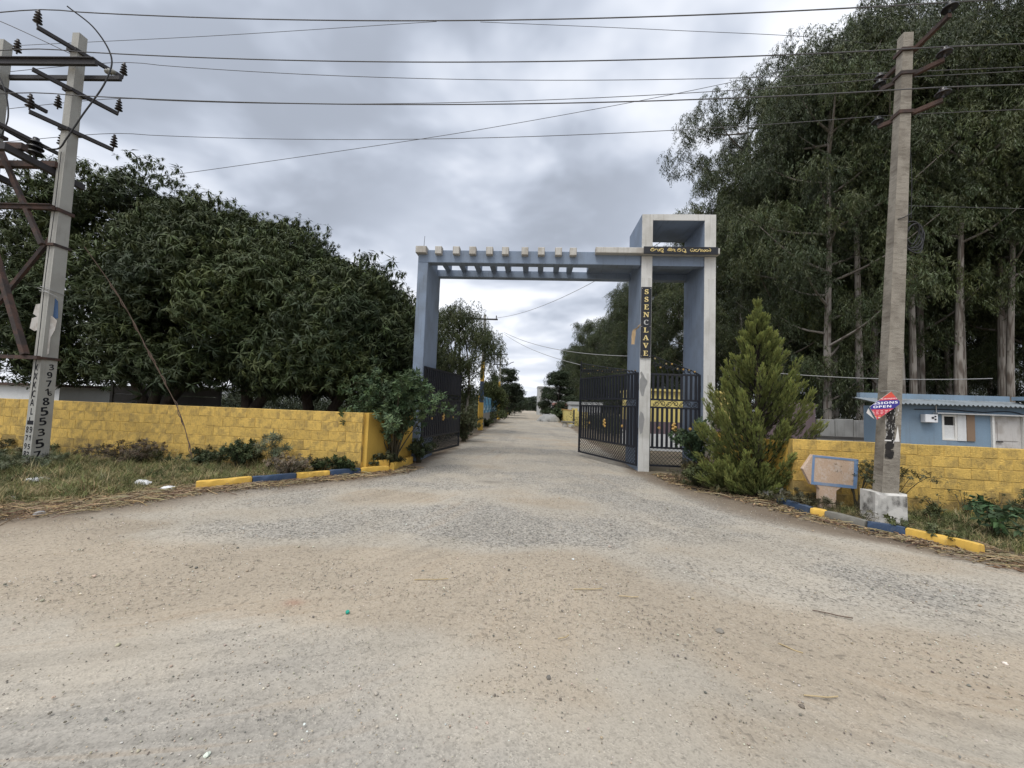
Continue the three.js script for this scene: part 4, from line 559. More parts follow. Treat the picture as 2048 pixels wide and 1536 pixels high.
{ // precast wall and pale buildings under the mango trees
  const t = thing('precast_fence', 'dark grey precast slab fence in the shade under the mango trees', 'fence', [-18.2, 0, -16.5]);
  for (let k = 0; k < 2; k++) for (let j = 0; j < 5; j++) part('panel', cbox(2.28, 0.36, 0.05, 0.008, 1.2 + k * 2.42, 0.19 + j * 0.375, 0), M.darkWall, t);
  for (let k = 0; k < 3; k++) part('post', cbox(0.13, 1.95, 0.13, 0.01, k * 2.42, 0.975, 0), M.darkWall, t);
  const u = thing('low_building', 'long pale low building far behind the mango trees', 'building', [-24, 0, -34]); part('wall', [box(17, 2.2, 5, 0, 1.1, 0)], M.farPale, u); part('roof', [box(17.6, 0.12, 5.6, 0, 2.26, 0)], M.far, u); for (let k = 0; k < 5; k++) part('window', [box(1.1, 0.8, 0.04, -7 + k * 3.4, 1.4, 2.51)], M.darkIn, u);
  const w = thing('low_building', 'pale shed with rust red eave at the left edge behind the block wall', 'building', [-21.5, 0, -17]); part('wall', [box(4.2, 1.72, 3, 0, 0.86, 0)], M.farPale, w); part('roof', [box(4.6, 0.10, 3.4, 0, 1.76, 0)], M.rust, w);
}
// along the road inside
{
  const t = thing('house', 'grey two storey house block behind the right roadside tree', 'house', [6.3, 0, -80]);
  part('wall', [box(7, 5.7, 6, 0, 2.85, -3)], M.far, t); part('parapet', [box(7.2, 0.25, 6.2, 0, 5.8, -3)], M.far, t);
  for (const [x, y] of [[-2.4, 4.1], [0.1, 4.1], [2.4, 4.1], [-2.4, 1.4], [1.6, 1.4]]) { const w = part('window', box(1.1, 1.2, 0.06, x, y, 0.02), M.frameWhite, t); part('pane', box(0.95, 1.05, 0.03, x, y, 0.055), M.darkIn, w); }
  const u = thing('house', 'low house with faded red roof beyond the yellow compound wall', 'house', [6.6, 0, -56]); part('wall', [box(4, 1.95, 4, 0, 0.97, -2)], M.greyWall, u); const g = new THREE.CylinderGeometry(2.35, 2.35, 4.6, 3, 1); g.rotateZ(Math.PI / 2); g.rotateX(Math.PI / 2 * 1); g.scale(1, 0.24, 0.95); g.translate(0, 2.2, -2); part('roof', [box(4.6, 0.35, 4.6, 0, 2.12, -2)], M.pinkRoof, u); part('window', [box(0.9, 0.6, 0.05, -0.6, 1.3, 0.02), box(0.9, 0.6, 0.05, 1.1, 1.3, 0.02)], M.darkIn, u);
  const v = thing('house', 'pale grey shed with dark flat roof right of the red roofed house', 'house', [7.2, 0, -45]); part('wall', [box(3.6, 2.0, 3, 0, 1.0, -1.5)], M.farPale, v); part('roof', [box(3.8, 0.35, 3.3, 0, 2.2, -1.5)], M.far, v); part('cladding_line', [box(3.61, 0.03, 0.02, 0, 1.55, 0.01), box(3.61, 0.03, 0.02, 0, 1.1, 0.01)], M.far, v);
  const w = thing('compound_wall', 'pale yellow compound wall with small black gate along the right of the road', 'wall', [4.6, 0, -47]);
  part('wall_panel', [beam(V(0, 0.70, 0), V(0.28, 0.66, 8.6), 0.15, 1.42)], M.paleYellow, w); part('wall_panel', [beam(V(0.34, 0.66, 10.2), V(0.55, 0.64, 15.5), 0.15, 1.34)], M.paleYellow, w); part('coping', [beam(V(0, 1.44, 0), V(0.28, 1.40, 8.6), 0.24, 0.07)], plain(0.40, 0.22, 0.06, 0.8), w); const gt = part('gate', [beam(V(0.29, 0.75, 8.65), V(0.33, 0.75, 10.15), 0.04, 1.4)], M.gate, w); part('gate_post', [box(0.22, 1.6, 0.22, 0.29, 0.8, 8.55), box(0.22, 1.6, 0.22, 0.34, 0.8, 10.3)], M.paleYellow, w);
  const b = thing('stone_slab', 'fallen stone slab resting on rubble at the right road edge', 'slab', [3.75, 0, -33]); part('slab', cbox(1.1, 0.14, 0.5, 0.02, 0, 0.42, 0, 0.1), M.kerbGrey, b); part('block', [cbox(0.3, 0.34, 0.3, 0.03, -0.25, 0.17, 0.05, 0.3), cbox(0.4, 0.25, 0.34, 0.03, 0.3, 0.13, 0.2, 0.7)], M.stone, b);
  const rb = thing('rubble_heap', 'grey heap of building rubble on the right side of the road', 'rubble', [2.9, 0, -44]); const r = rngOf(9); const hg = new THREE.SphereGeometry(1, 26, 12, 0, Math.PI * 2, 0, Math.PI / 2), hp = hg.attributes.position; for (let i = 0; i < hp.count; i++) { const n = 0.75 + 0.5 * fbm(hp.getX(i) * 2.5 + 9, hp.getZ(i) * 2.5 + 4, 3); hp.setXYZ(i, hp.getX(i) * 1.25 * n, Math.pow(Math.max(0, hp.getY(i)), 1.4) * 0.85 * n, hp.getZ(i) * 1.1 * n); } hg.computeVertexNormals(); part('mound', hg, M.greyWall, rb); const ch = []; for (let k = 0; k < 110; k++) { const a = r() * 6.28, q = Math.sqrt(r()), s = 0.06 + 0.12 * r(); ch.push(box(s * 1.6, s, s * 1.2, Math.cos(a) * q * 1.25, 0.8 * Math.pow(1 - q, 1.1) + 0.07, Math.sin(a) * q * 1.1, r() * 6, r() - 0.5)); } part('chunk', ch, M.cement, rb).userData.kind = 'stuff';
  // painted mural wall on the left
  const m = thing('mural_wall', 'grey boundary wall with bright blue painted mural between the banded poles', 'wall', [-3.0, 0, -27]);
  const mur = surf(256, 3, (u, v) => { const b = fbmp(u, v, 4, 4), s = vnp(u * 9 + v * 5, v * 14, 16); return [...mixc(mixc([0.10, 0.36, 0.58], [0.05, 0.15, 0.28], sst(0.5, 0.6, b)), [0.50, 0.62, 0.66], sst(0.72, 0.85, s)), 0.5]; }, { bump: 0 });
  part('wall_panel', [beam(V(0.0, 0.5, 0), V(-0.15, 0.5, -17), 0.16, 1.0)], M.greyWall, m); part('mural_panel', [beam(V(0, 1.62, 0), V(-0.15, 1.62, -17), 0.15, 1.22)], mur, m); part('pier', [box(0.34, 2.25, 0.34, 0, 1.12, 0.2)], M.kerbYellow, m);
}
function roadPole(label, x, z, h, armY, lamp = true) {
  const t = thing('utility_pole', label, 'utility pole', [x, 0, z]); const w = (y) => lerp(0.30, 0.15, y / h);
  const seg = (n, a, b, m) => { const g = new THREE.BoxGeometry(1, 1, 1), p = g.attributes.position; for (let i = 0; i < p.count; i++) { const y = p.getY(i) > 0 ? b : a; p.setXYZ(i, p.getX(i) * w(y), y, p.getZ(i) * w(y)); } g.computeVertexNormals(); part(n, g, m, t); };
  seg('yellow_band', 0, 1.75, M.kerbYellow); seg('blue_band', 1.75, 3.1, M.kerbBlue); seg('yellow_band', 3.1, 4.4, M.kerbYellow); seg('shaft', 4.4, h, M.poleGrey);
  for (const y of armY) part('cross_arm', [box(1.7, 0.09, 0.08, 0, y, 0.1), rod(V(-0.75, y, 0.1), V(-0.75, y + 0.25, 0.1), 0.03), rod(V(0.75, y, 0.1), V(0.75, y + 0.25, 0.1), 0.03)], M.steelDark, t);
  if (lamp) part('lamp_arm', [tube([V(0, h - 2.2, 0), V(0.7, h - 2.1, 0), V(1.2, h - 1.8, 0)], 0.035, 10, 5), box(0.5, 0.06, 0.14, 1.35, h - 1.72, 0, 0, 0.35)], M.steelDark, t);
}
roadPole('yellow and blue banded pole hidden in the weeping tree beyond the left gate leaf', -2.72, -24.5, 7.4, [7.1], false);
roadPole('second yellow and blue banded pole with street lamp on the left roadside', -2.95, -45, 8.4, [7.6, 6.4]);
roadPole('third banded pole far down the left roadside', -3.0, -70, 8.4, [7.6]);
{ const t = thing('utility_pole', 'thin far grey pole on the right of the road before the grey house', 'utility pole', [3.3, 0, -76]); part('pole', rod(V(0, 0, 0), V(0, 5.6, 0), 0.12, 0.08), M.poleGrey, t); part('cross_arm', box(1.0, 0.08, 0.08, 0, 5.2, 0), M.steelDark, t); }
line('thin wire from the banded pole up to the roof of the gateway tower', [[-2.0, 7.2, -24.4], [4.55, 7.02, -11.0]], 0.011, M.wireLight, 0.55);
line('pale cable running from the left roadside trees to the tower leg', [[-1.4, 6.2, -24.0], [3.6, 3.35, -12.5]], 0.013, M.wireLight, 0.35);
line('lower pale cable running from the left roadside trees to the open gate leaf', [[-1.4, 6.1, -24.0], [1.9, 3.1, -13.3]], 0.011, M.wireLight, 0.2);
line('pale service wire crossing before the eucalyptus trunks to the shed pipe', [[6.8, 2.95, -12.0], [13.8, 2.93, -11.8]], 0.012, M.wireLight, 0.12);

// ------------------------------------------------------------------ vegetation
const LEAFQ = (L, W, bend, fold = 0.15) => { // one leaf along +z from the origin, 4 triangles
  const g = new THREE.BufferGeometry(), w = W / 2; const P = [[0, 0, 0], [w, fold * w + bend * 0.25 * L, L * 0.42], [0, bend * 0.25 * L - fold * w, L * 0.45], [-w, fold * w + bend * 0.25 * L, L * 0.42], [0, bend * L, L]];
  g.setAttribute('position', new THREE.Float32BufferAttribute([P[0], P[1], P[2], P[0], P[2], P[3], P[1], P[4], P[2], P[2], P[4], P[3]].flat(), 3)); g.computeVertexNormals(); return g; };
function spin(g, yaw, pitch, roll, x = 0, y = 0, z = 0) { const q = new THREE.Quaternion().setFromEuler(new THREE.Euler(pitch, yaw, roll, 'YXZ')); g.applyQuaternion(q); g.translate(x, y, z); return g; }
function rosette(seed, n, L, W, droop, drp = 0.35) { const r = rngOf(seed), gs = []; for (let k = 0; k < n; k++) { const up = k / n; gs.push(spin(LEAFQ(L * (0.7 + 0.5 * r()), W * (0.8 + 0.4 * r()), -droop * (0.5 + r())), k * 2.4 + r() * 0.5, lerp(drp, -0.75, up) + (r() - 0.5) * 0.3, (r() - 0.5) * 0.6, 0, (up - 0.5) * L * 0.35, 0)); } return merge(gs); } // +y is the shoot axis
function hangSpray(seed, n, len, L, W) { const r = rngOf(seed), gs = []; for (let k = 0; k < n; k++) { const t = k / n, x = Math.sin(t * 1.5) * len * 0.5, y = -t * len * 0.8; gs.push(spin(LEAFQ(L * (0.7 + 0.6 * r()), W * (0.8 + 0.5 * r()), -0.2), r() * 6.28, 0.55 + r() * 0.95, r() * 3, x + (r() - 0.5) * 0.12, y + (r() - 0.5) * 0.08, (r() - 0.5) * 0.14)); } return merge(gs); }
function plume(seed, n, len) { const r = rngOf(seed), gs = []; for (let k = 0; k < n; k++) { const t = k / n, l = lerp(0.085, 0.045, t) * (0.8 + 0.4 * r()); gs.push(spin(LEAFQ(l, 0.016, 0.1), k * 2.4, -lerp(0.75, 1.15, t), 0, 0, t * len, 0)); } return merge(gs); } // along +y
function leafBall(seed, n, R, L, W) { const r = rngOf(seed), gs = []; for (let k = 0; k < n; k++) { const a = r() * 6.28, u = r() * 2 - 1, q = R * Math.cbrt(r()), s = Math.sqrt(1 - u * u); gs.push(spin(LEAFQ(L * (0.7 + 0.6 * r()), W * (0.7 + 0.6 * r()), -0.15), r() * 6.28, r() * 1.6 - 0.4, r() * 2 - 1, q * s * Math.cos(a), q * u, q * s * Math.sin(a))); } return merge(gs); }
const _q = new THREE.Quaternion(), _m = new THREE.Matrix4(), _s = V(1, 1, 1), UP = V(0, 1, 0);
function scatter(name, geo, mat, items, parent, kind = 'stuff') { // items: {p, d (axis for +y), spin, s, c}
  const m = new THREE.InstancedMesh(geo, mat, items.length); m.name = parent === scene ? numbered(name) : name; const col = new THREE.Color(), q2 = new THREE.Quaternion();
  items.forEach((it, i) => { _q.setFromUnitVectors(UP, it.d || UP); q2.setFromAxisAngle(UP, it.a || 0); _q.multiply(q2); const s = it.s || 1; _s.set(s, s * (it.sy || 1), s); _m.compose(it.p, _q, _s); m.setMatrixAt(i, _m); col.setRGB(...it.c); m.setColorAt(i, col); });
  m.castShadow = m.receiveShadow = true; if (kind) m.userData.kind = kind; parent.add(m); return m;
}
const dirOf = (r) => { const a = r() * 6.28, u = r() * 2 - 1, s = Math.sqrt(1 - u * u); return V(s * Math.cos(a), u, s * Math.sin(a)); };
const jit = (r, c, k) => { const b = 1 + (r() - 0.5) * 2 * k; return [c[0] * b * (1 + (r() - 0.5) * k), c[1] * b, c[2] * b * (1 + (r() - 0.5) * k)]; };

// mango trees
function mango(label, pos, C, R, n, seed, trunks, clip) {
  const t = thing('mango_tree', label, 'tree', pos), r = rngOf(seed), gs = [];
  for (const P of trunks) gs.push(taperTube(P.map((p) => V(...p)), P.r0 || 0.24, 0.07, 14, 8));
  const lobes = [], cN = V(...C), RR = V(...R);
  for (let k = 0; k < 135; k++) { const d = dirOf(r); if (d.y < -0.8) d.y *= -1; d.normalize(); const sc = 0.70 + 0.30 * r(); lobes.push({ c: V(d.x * RR.x * sc, d.y * RR.y * sc, d.z * RR.z * sc).add(cN), r: 0.75 + 0.75 * r(), d, tone: r() }); if (k % 5 === 0) { const l = lobes[lobes.length - 1].c; gs.push(taperTube([V(cN.x * 0.7, Math.max(1.2, cN.y - RR.y * 0.75), cN.z * 0.7), V((cN.x + l.x) / 2, (cN.y + l.y) / 2 - 0.3, (cN.z + l.z) / 2), l.clone()], 0.10, 0.02, 8, 5)); } }
  part('trunk', gs, M.bark, t);
  const items = []; let guard = 0;
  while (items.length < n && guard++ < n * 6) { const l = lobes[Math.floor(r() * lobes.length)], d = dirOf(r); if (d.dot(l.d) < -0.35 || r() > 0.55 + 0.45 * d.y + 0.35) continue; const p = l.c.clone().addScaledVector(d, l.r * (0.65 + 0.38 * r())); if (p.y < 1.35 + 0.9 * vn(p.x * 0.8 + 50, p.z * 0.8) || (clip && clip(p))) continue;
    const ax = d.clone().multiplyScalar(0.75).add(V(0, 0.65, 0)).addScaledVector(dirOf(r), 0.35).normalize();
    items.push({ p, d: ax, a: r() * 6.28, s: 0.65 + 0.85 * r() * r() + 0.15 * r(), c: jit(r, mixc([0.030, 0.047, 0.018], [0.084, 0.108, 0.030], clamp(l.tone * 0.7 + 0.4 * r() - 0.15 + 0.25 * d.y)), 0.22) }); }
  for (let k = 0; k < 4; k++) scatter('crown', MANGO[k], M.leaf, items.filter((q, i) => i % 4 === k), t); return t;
}
const MANGO = [rosette(3, 17, 0.165, 0.034, 0.6, 1.25), rosette(4, 12, 0.195, 0.038, 0.75, 1.3), rosette(6, 22, 0.13, 0.032, 0.5, 1.0), rosette(8, 9, 0.21, 0.046, 0.8, 1.4)];
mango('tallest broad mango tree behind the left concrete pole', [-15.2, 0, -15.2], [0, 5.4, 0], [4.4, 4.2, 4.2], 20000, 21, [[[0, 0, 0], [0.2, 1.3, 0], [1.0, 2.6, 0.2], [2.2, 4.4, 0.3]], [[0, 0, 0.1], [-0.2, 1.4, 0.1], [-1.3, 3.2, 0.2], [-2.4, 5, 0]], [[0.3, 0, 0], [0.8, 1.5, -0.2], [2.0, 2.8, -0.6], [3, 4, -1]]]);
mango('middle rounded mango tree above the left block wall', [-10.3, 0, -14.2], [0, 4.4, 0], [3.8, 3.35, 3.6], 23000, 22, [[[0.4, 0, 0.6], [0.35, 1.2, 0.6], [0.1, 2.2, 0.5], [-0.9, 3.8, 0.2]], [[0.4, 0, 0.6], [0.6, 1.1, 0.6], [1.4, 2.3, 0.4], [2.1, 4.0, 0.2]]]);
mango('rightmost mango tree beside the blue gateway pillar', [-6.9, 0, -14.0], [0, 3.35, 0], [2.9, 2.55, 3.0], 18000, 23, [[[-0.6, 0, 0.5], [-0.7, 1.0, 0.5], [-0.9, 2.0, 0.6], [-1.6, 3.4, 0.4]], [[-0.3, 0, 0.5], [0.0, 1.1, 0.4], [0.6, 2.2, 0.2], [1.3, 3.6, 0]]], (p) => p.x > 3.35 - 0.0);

// eucalyptus plantation
const EUC = [hangSpray(1, 32, 0.85, 0.155, 0.026), hangSpray(2, 30, 0.7, 0.145, 0.026), hangSpray(5, 34, 1.0, 0.16, 0.025)];
function eucProto(seed, H, low, rad, n) {
  const o = new THREE.Group(), r = rngOf(seed), gs = [], lx = (r() - 0.5) * 1.6, lz = (r() - 0.5) * 1.2, TP = [0, 0.25, 0.5, 0.75, 0.96].map((k) => V(lx * k * k + 0.3 * (r() - 0.5) * k, H * k, lz * k * k + 0.3 * (r() - 0.5) * k)), tc = new THREE.CatmullRomCurve3(TP);
  gs.push(taperTube(TP, 0.10 + 0.003 * H, 0.02, 18, 7)); const lobes = [];
  const nb = 30; for (let k = 0; k < nb; k++) { const h = lerp(low, 0.99, Math.pow((k + r() * 0.8) / nb, 0.9)), b = tc.getPoint(clamp(h * 0.97)), a = k * 2.4 + r(), rr = rad * (0.45 + 0.75 * r()) * (0.55 + 0.75 * Math.sin(Math.PI * clamp((h - low) / (1.06 - low) * 0.8 + 0.18))), e = b.clone().add(V(Math.cos(a) * rr, 0.5 * rr + 0.5 * r(), Math.sin(a) * rr)); gs.push(taperTube([b, b.clone().lerp(e, 0.5).add(V(0, -0.1 * rr, 0)), e], 0.055, 0.012, 6, 5)); lobes.push({ c: e, r: 0.6 + 0.75 * r(), tone: r() }); if (r() < 0.6) lobes.push({ c: b.clone().lerp(e, 0.55).add(V(0, 0.2, 0)), r: 0.5 + 0.6 * r(), tone: r() }); }
  const tr = fin(new THREE.Mesh(triUV(merge(gs)), M.barkPale)); tr.name = 'trunk'; o.add(tr);
  const items = []; while (items.length < n) { const l = lobes[Math.floor(r() * lobes.length)], d = dirOf(r), p = l.c.clone().add(V(d.x * l.r, d.y * l.r * 0.8 + 0.15, d.z * l.r).multiplyScalar(0.35 + 0.65 * Math.sqrt(r()))); if (p.y < 1) continue;
    items.push({ p, d: V((r() - 0.5) * 0.9, 1, (r() - 0.5) * 0.9).normalize(), a: r() * 6.28, s: 0.7 + 0.6 * r(), c: jit(r, mixc([0.036, 0.050, 0.020], [0.090, 0.112, 0.040], clamp(0.75 * l.tone + 0.45 * r() - 0.15)), 0.25) }); }
  scatter('crown', EUC[seed % 3], M.leafShiny, items, o); return o;
}
{
  const P = [[31, 19.5, 0.15, 2.6, 3900], [32, 18, 0.18, 2.3, 3500], [33, 20.5, 0.22, 2.6, 3800], [34, 17, 0.13, 2.2, 3400], [35, 19, 0.28, 2.3, 3000], [36, 16.5, 0.10, 2.3, 3500], [37, 17.5, 0.46, 1.7, 1900], [38, 19, 0.50, 1.6, 1700]].map((a) => eucProto(...a)), r = rngOf(99);
  const put = (k, x, z, s, label, group) => { const o = P[k].clone(); o.name = numbered('eucalyptus_tree'); o.position.set(x, 0, z); o.rotation.y = r() * 6.28; o.scale.setScalar(s); tag(o, label, 'tree', group); scene.add(o); };
  const RK = { '-16.5': 'front rank', '-19.5': 'second rank', '-23': 'third rank', '-27': 'fourth rank', '-32': 'rearmost rank' };
  for (const z of [-16.5, -19.5, -23, -27, -32]) for (const x0 of [12.6, 14.9, 17.4, 20.4, 23.6, 27, 31]) { if (x0 > -z * 1.55 + 3 || (x0 < 13 && z === -27)) continue; const x = x0 + (r() - 0.5) * 1.6, zz = z + (r() - 0.5) * 1.8; put(Math.floor(r() * 6), x, zz, 0.88 + 0.24 * r(), 'tall slender eucalyptus tree in the ' + RK[z] + ' of the grove behind the shed', RK[z] + ' of eucalyptus trees in the grove'); }
  for (const [k, x, z] of [[6, 14.6, -15.4], [7, 15.7, -16.1], [6, 16.6, -15.3], [7, 17.4, -15.9], [6, 18.4, -15.2], [7, 19.4, -16.3], [6, 20.2, -15.4], [7, 13.4, -15.8]]) put(k, x, z, 0.9 + 0.2 * r(), 'bare stemmed slim eucalyptus tree right behind the shed', 'slim bare stemmed eucalyptus trees behind the shed');
  const lab2 = 'slender eucalyptus tree in the row receding along the right side of the road', grp2 = 'eucalyptus trees in the row along the inner road';
  for (let k = 0; k < 17; k++) { const z = -36 - k * 3.6; put([3, 5, 1, 0, 5, 3][k % 6], 12.4 - k * 0.13 + (r() - 0.5) * 1.0, z, 0.80 + 0.16 * r() - 0.004 * k, lab2, grp2); if (k % 2) put(k % 6, 15 + r() * 2, z - 2, 0.9, lab2, grp2); }
  // dim undergrowth and saplings far inside the grove
  const items = []; for (let k = 0; k < 7000; k++) { const x = 11 + r() * 42, z = -34 - r() * 14, h = Math.pow(r(), 0.8) * 8; items.push({ p: V(x, h, z), d: V((r() - 0.5), 1, (r() - 0.5)).normalize(), a: r() * 6, s: 1.1 + r(), c: jit(r, [0.055, 0.068, 0.032], 0.3) }); }
  tag(scatter('undergrowth', EUC[1], M.leafShiny, items, scene), 'dim green undergrowth deep between the eucalyptus trunks', 'undergrowth', null, 'stuff');
  const near = []; for (let k = 0; k < 2200; k++) { const x = 10 + r() * 16, z = -15.2 - r() * 6, h = Math.pow(r(), 1.4) * 2.4; near.push({ p: V(x, h + 0.4, z), d: V((r() - 0.5), 1, (r() - 0.5)).normalize(), a: r() * 6, s: 0.6 + 0.5 * r(), c: jit(r, [0.055, 0.066, 0.032], 0.3) }); }
  tag(scatter('undergrowth', EUC[0], M.leafShiny, near, scene), 'scrubby undergrowth at the foot of the eucalyptus trunks behind the grey fence', 'undergrowth', null, 'stuff');
}
// feathery conifer
{
  const t = thing('juniper_tree', 'bushy yellow-green conifer with feathery upswept sprays beside the white tower leg', 'tree', [4.82, 0, -8.15]), r = rngOf(41), gs = [taperTube([V(0, 0, 0), V(0.02, 1.5, 0), V(0.0, 3.7, 0)], 0.10, 0.01, 10, 7)], items = [];
  const prof = (h) => (h < 0.55 ? lerp(0.95, 1.12, h / 0.55) : h < 1.0 ? lerp(1.12, 0.98, (h - 0.55) / 0.45) : lerp(1.02, 0.04, Math.pow((h - 1.0) / 2.85, 1.05)));
  for (let k = 0; k < 135; k++) { // each upswept branch ends in a feathery lobe of its own
    const f = (k + r()) / 135, h = 0.10 + 3.45 * Math.pow(f, 1.15), a = k * 2.399 + r() * 0.7, R = prof(h) * (0.55 + 0.52 * r()) * (0.78 + 0.5 * vn(Math.cos(a) * 1.6 + 7, Math.sin(a) * 1.6 + h * 1.1 + 3)), rise = R * (h > 0.7 ? 0.75 + 0.45 * r() : 0.30 + 0.2 * r()) + 0.10, b = V(0, Math.max(0.05, h - rise * 0.5), 0), e = V(Math.cos(a) * R, h + rise * 0.5, Math.sin(a) * R), mid = b.clone().lerp(e, 0.6).add(V(0, -0.16 * R, 0)), c = new THREE.CatmullRomCurve3([b, mid, e]), fat = 0.065 + 0.085 * Math.min(1, R), tone = r();
    gs.push(taperTube([b, mid, e], 0.018, 0.005, 6, 4)); const m = Math.round(46 + R * 95);
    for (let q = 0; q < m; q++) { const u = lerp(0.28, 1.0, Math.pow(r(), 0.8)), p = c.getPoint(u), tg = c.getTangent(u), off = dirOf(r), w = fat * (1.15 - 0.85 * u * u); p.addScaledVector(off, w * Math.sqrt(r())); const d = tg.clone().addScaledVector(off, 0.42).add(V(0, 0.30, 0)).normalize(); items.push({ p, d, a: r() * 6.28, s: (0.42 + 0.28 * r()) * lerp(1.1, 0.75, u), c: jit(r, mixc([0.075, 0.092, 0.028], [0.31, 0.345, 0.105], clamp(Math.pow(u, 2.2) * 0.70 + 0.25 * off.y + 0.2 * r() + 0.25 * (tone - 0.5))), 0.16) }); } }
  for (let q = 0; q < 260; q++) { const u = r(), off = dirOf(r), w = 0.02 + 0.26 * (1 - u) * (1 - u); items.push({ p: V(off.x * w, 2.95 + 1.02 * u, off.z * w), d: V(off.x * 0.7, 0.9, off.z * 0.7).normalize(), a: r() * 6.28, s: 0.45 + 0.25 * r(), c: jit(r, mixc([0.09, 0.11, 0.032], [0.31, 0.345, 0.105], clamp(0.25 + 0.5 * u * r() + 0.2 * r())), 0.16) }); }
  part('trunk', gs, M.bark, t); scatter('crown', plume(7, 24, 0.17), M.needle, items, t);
  // lower bushes of the same kind about its foot
  const bush = (label, pos, ox, n, w, hh) => {
    const b = thing('juniper_shrub', label, 'shrub', pos), it = [], g2 = [];
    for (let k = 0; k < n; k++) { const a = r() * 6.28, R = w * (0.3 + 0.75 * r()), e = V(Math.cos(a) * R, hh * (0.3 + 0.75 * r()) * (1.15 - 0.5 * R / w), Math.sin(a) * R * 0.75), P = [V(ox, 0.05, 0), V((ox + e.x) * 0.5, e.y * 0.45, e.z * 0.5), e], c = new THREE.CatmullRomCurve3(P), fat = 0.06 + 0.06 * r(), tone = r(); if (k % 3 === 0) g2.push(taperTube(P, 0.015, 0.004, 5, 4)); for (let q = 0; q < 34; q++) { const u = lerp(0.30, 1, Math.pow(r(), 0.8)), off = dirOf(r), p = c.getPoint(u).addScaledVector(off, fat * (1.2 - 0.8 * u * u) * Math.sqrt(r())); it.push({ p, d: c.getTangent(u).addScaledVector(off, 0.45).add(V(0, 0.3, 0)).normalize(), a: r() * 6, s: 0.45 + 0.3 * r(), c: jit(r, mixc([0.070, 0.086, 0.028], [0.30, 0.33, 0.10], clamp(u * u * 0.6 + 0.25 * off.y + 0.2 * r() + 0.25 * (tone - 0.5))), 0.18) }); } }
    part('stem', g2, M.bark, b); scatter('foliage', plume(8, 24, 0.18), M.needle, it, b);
  };
  bush('low juniper bush spreading right of the conifer behind the arrow sign', [5.5, 0, -7.72], -0.4, 60, 0.62, 0.95);
  bush('low bright juniper bush at the left foot of the conifer', [4.12, 0, -8.15], 0.2, 52, 0.62, 0.75);
  bush('small juniper bush in front of the conifer trunk', [4.6, 0, -7.72], 0, 34, 0.42, 0.6);
}
// broad-leaved shrubs and weeds
function shrub(name, label, cat, pos, { h, rad, stems, n, geo, c0, c1, seed, base = 0.12, arch = 0.3, ls = 1, from = 0.3, group }) {
  const t = thing(name, label, cat, pos, 0, group), r = rngOf(seed), gs = [], it = [];
  for (let k = 0; k < stems; k++) { const a = r() * 6.28, R = rad * Math.sqrt(r()), y = h * (0.55 + 0.45 * r()) * (1 - 0.3 * R / rad), P = [V((r() - 0.5) * base, 0, (r() - 0.5) * base), V(Math.cos(a) * R * 0.35, y * 0.55, Math.sin(a) * R * 0.35), V(Math.cos(a) * R * 0.8, y * 0.95, Math.sin(a) * R * 0.8), V(Math.cos(a) * R * (1 + arch * 0.4), y * (1 - arch * 0.2), Math.sin(a) * R * (1 + arch * 0.4))], c = new THREE.CatmullRomCurve3(P); gs.push(taperTube(P, 0.006 + 0.005 * h, 0.002, 8, 4)); const m = Math.ceil(n / stems); for (let q = 0; q < m; q++) { const u = lerp(from, 1, r()), p = c.getPoint(u).addScaledVector(dirOf(r), 0.05 * h + 0.02); if (p.y < 0.02) p.y = 0.03; it.push({ p, d: dirOf(r).multiplyScalar(0.7).add(V(0, 0.7, 0)).normalize(), a: r() * 6.28, s: ls * (0.7 + 0.6 * r()), c: jit(r, mixc(c0, c1, clamp(u * r() * 1.3)), 0.22) }); } }
  part('stem', gs, M.stem, t); scatter('foliage', geo, M.leaf, it, t); return t;
}
const SPRIG = rosette(11, 8, 0.085, 0.045, 0.25), SPRIGS = rosette(12, 9, 0.05, 0.018, 0.2), FERNY = rosette(13, 14, 0.075, 0.011, 0.1), BIG = rosette(14, 6, 0.13, 0.075, 0.35), CLUMP = leafBall(15, 26, 0.34, 0.14, 0.055), CLUMPD = leafBall(16, 26, 0.30, 0.13, 0.07);
const GRN0 = [0.045, 0.075, 0.032], GRN1 = [0.10, 0.15, 0.055];
shrub('leafy_shrub', 'bright green leafy shrub overhanging the kerb in front of the left gate leaf', 'shrub', [-3.12, 0, -9.3], { h: 2.95, rad: 1.2, stems: 36, n: 1750, geo: SPRIG, c0: [0.04, 0.068, 0.03], c1: [0.095, 0.145, 0.06], seed: 51, arch: 0.8, from: 0.32 });
shrub('leafy_shrub', 'green leafy sapling growing through the pedestrian gate by the right tower leg', 'shrub', [4.35, 0, -9.75], { h: 2.0, rad: 0.55, stems: 13, n: 330, geo: SPRIG, c0: [0.045, 0.08, 0.04], c1: [0.09, 0.135, 0.06], seed: 52, arch: 0.6 });
shrub('weed', 'low dusty weed at the foot of the right tower leg', 'weed', [4.05, 0, -9.55], { h: 0.55, rad: 0.4, stems: 18, n: 240, geo: SPRIGS, c0: [0.09, 0.085, 0.045], c1: [0.15, 0.13, 0.06], seed: 53 });
shrub('weed', 'leafy ground weed under the left edge of the conifer', 'weed', [3.75, 0, -8.55], { h: 0.5, rad: 0.42, stems: 24, n: 300, geo: SPRIG, c0: [0.055, 0.07, 0.03], c1: [0.115, 0.125, 0.045], seed: 54, ls: 0.7 });
shrub('weed', 'orange-tinged weed between the conifer and the right tower leg', 'weed', [4.5, 0, -9.0], { h: 0.9, rad: 0.4, stems: 16, n: 200, geo: SPRIGS, c0: [0.14, 0.09, 0.03], c1: [0.24, 0.13, 0.03], seed: 55 });
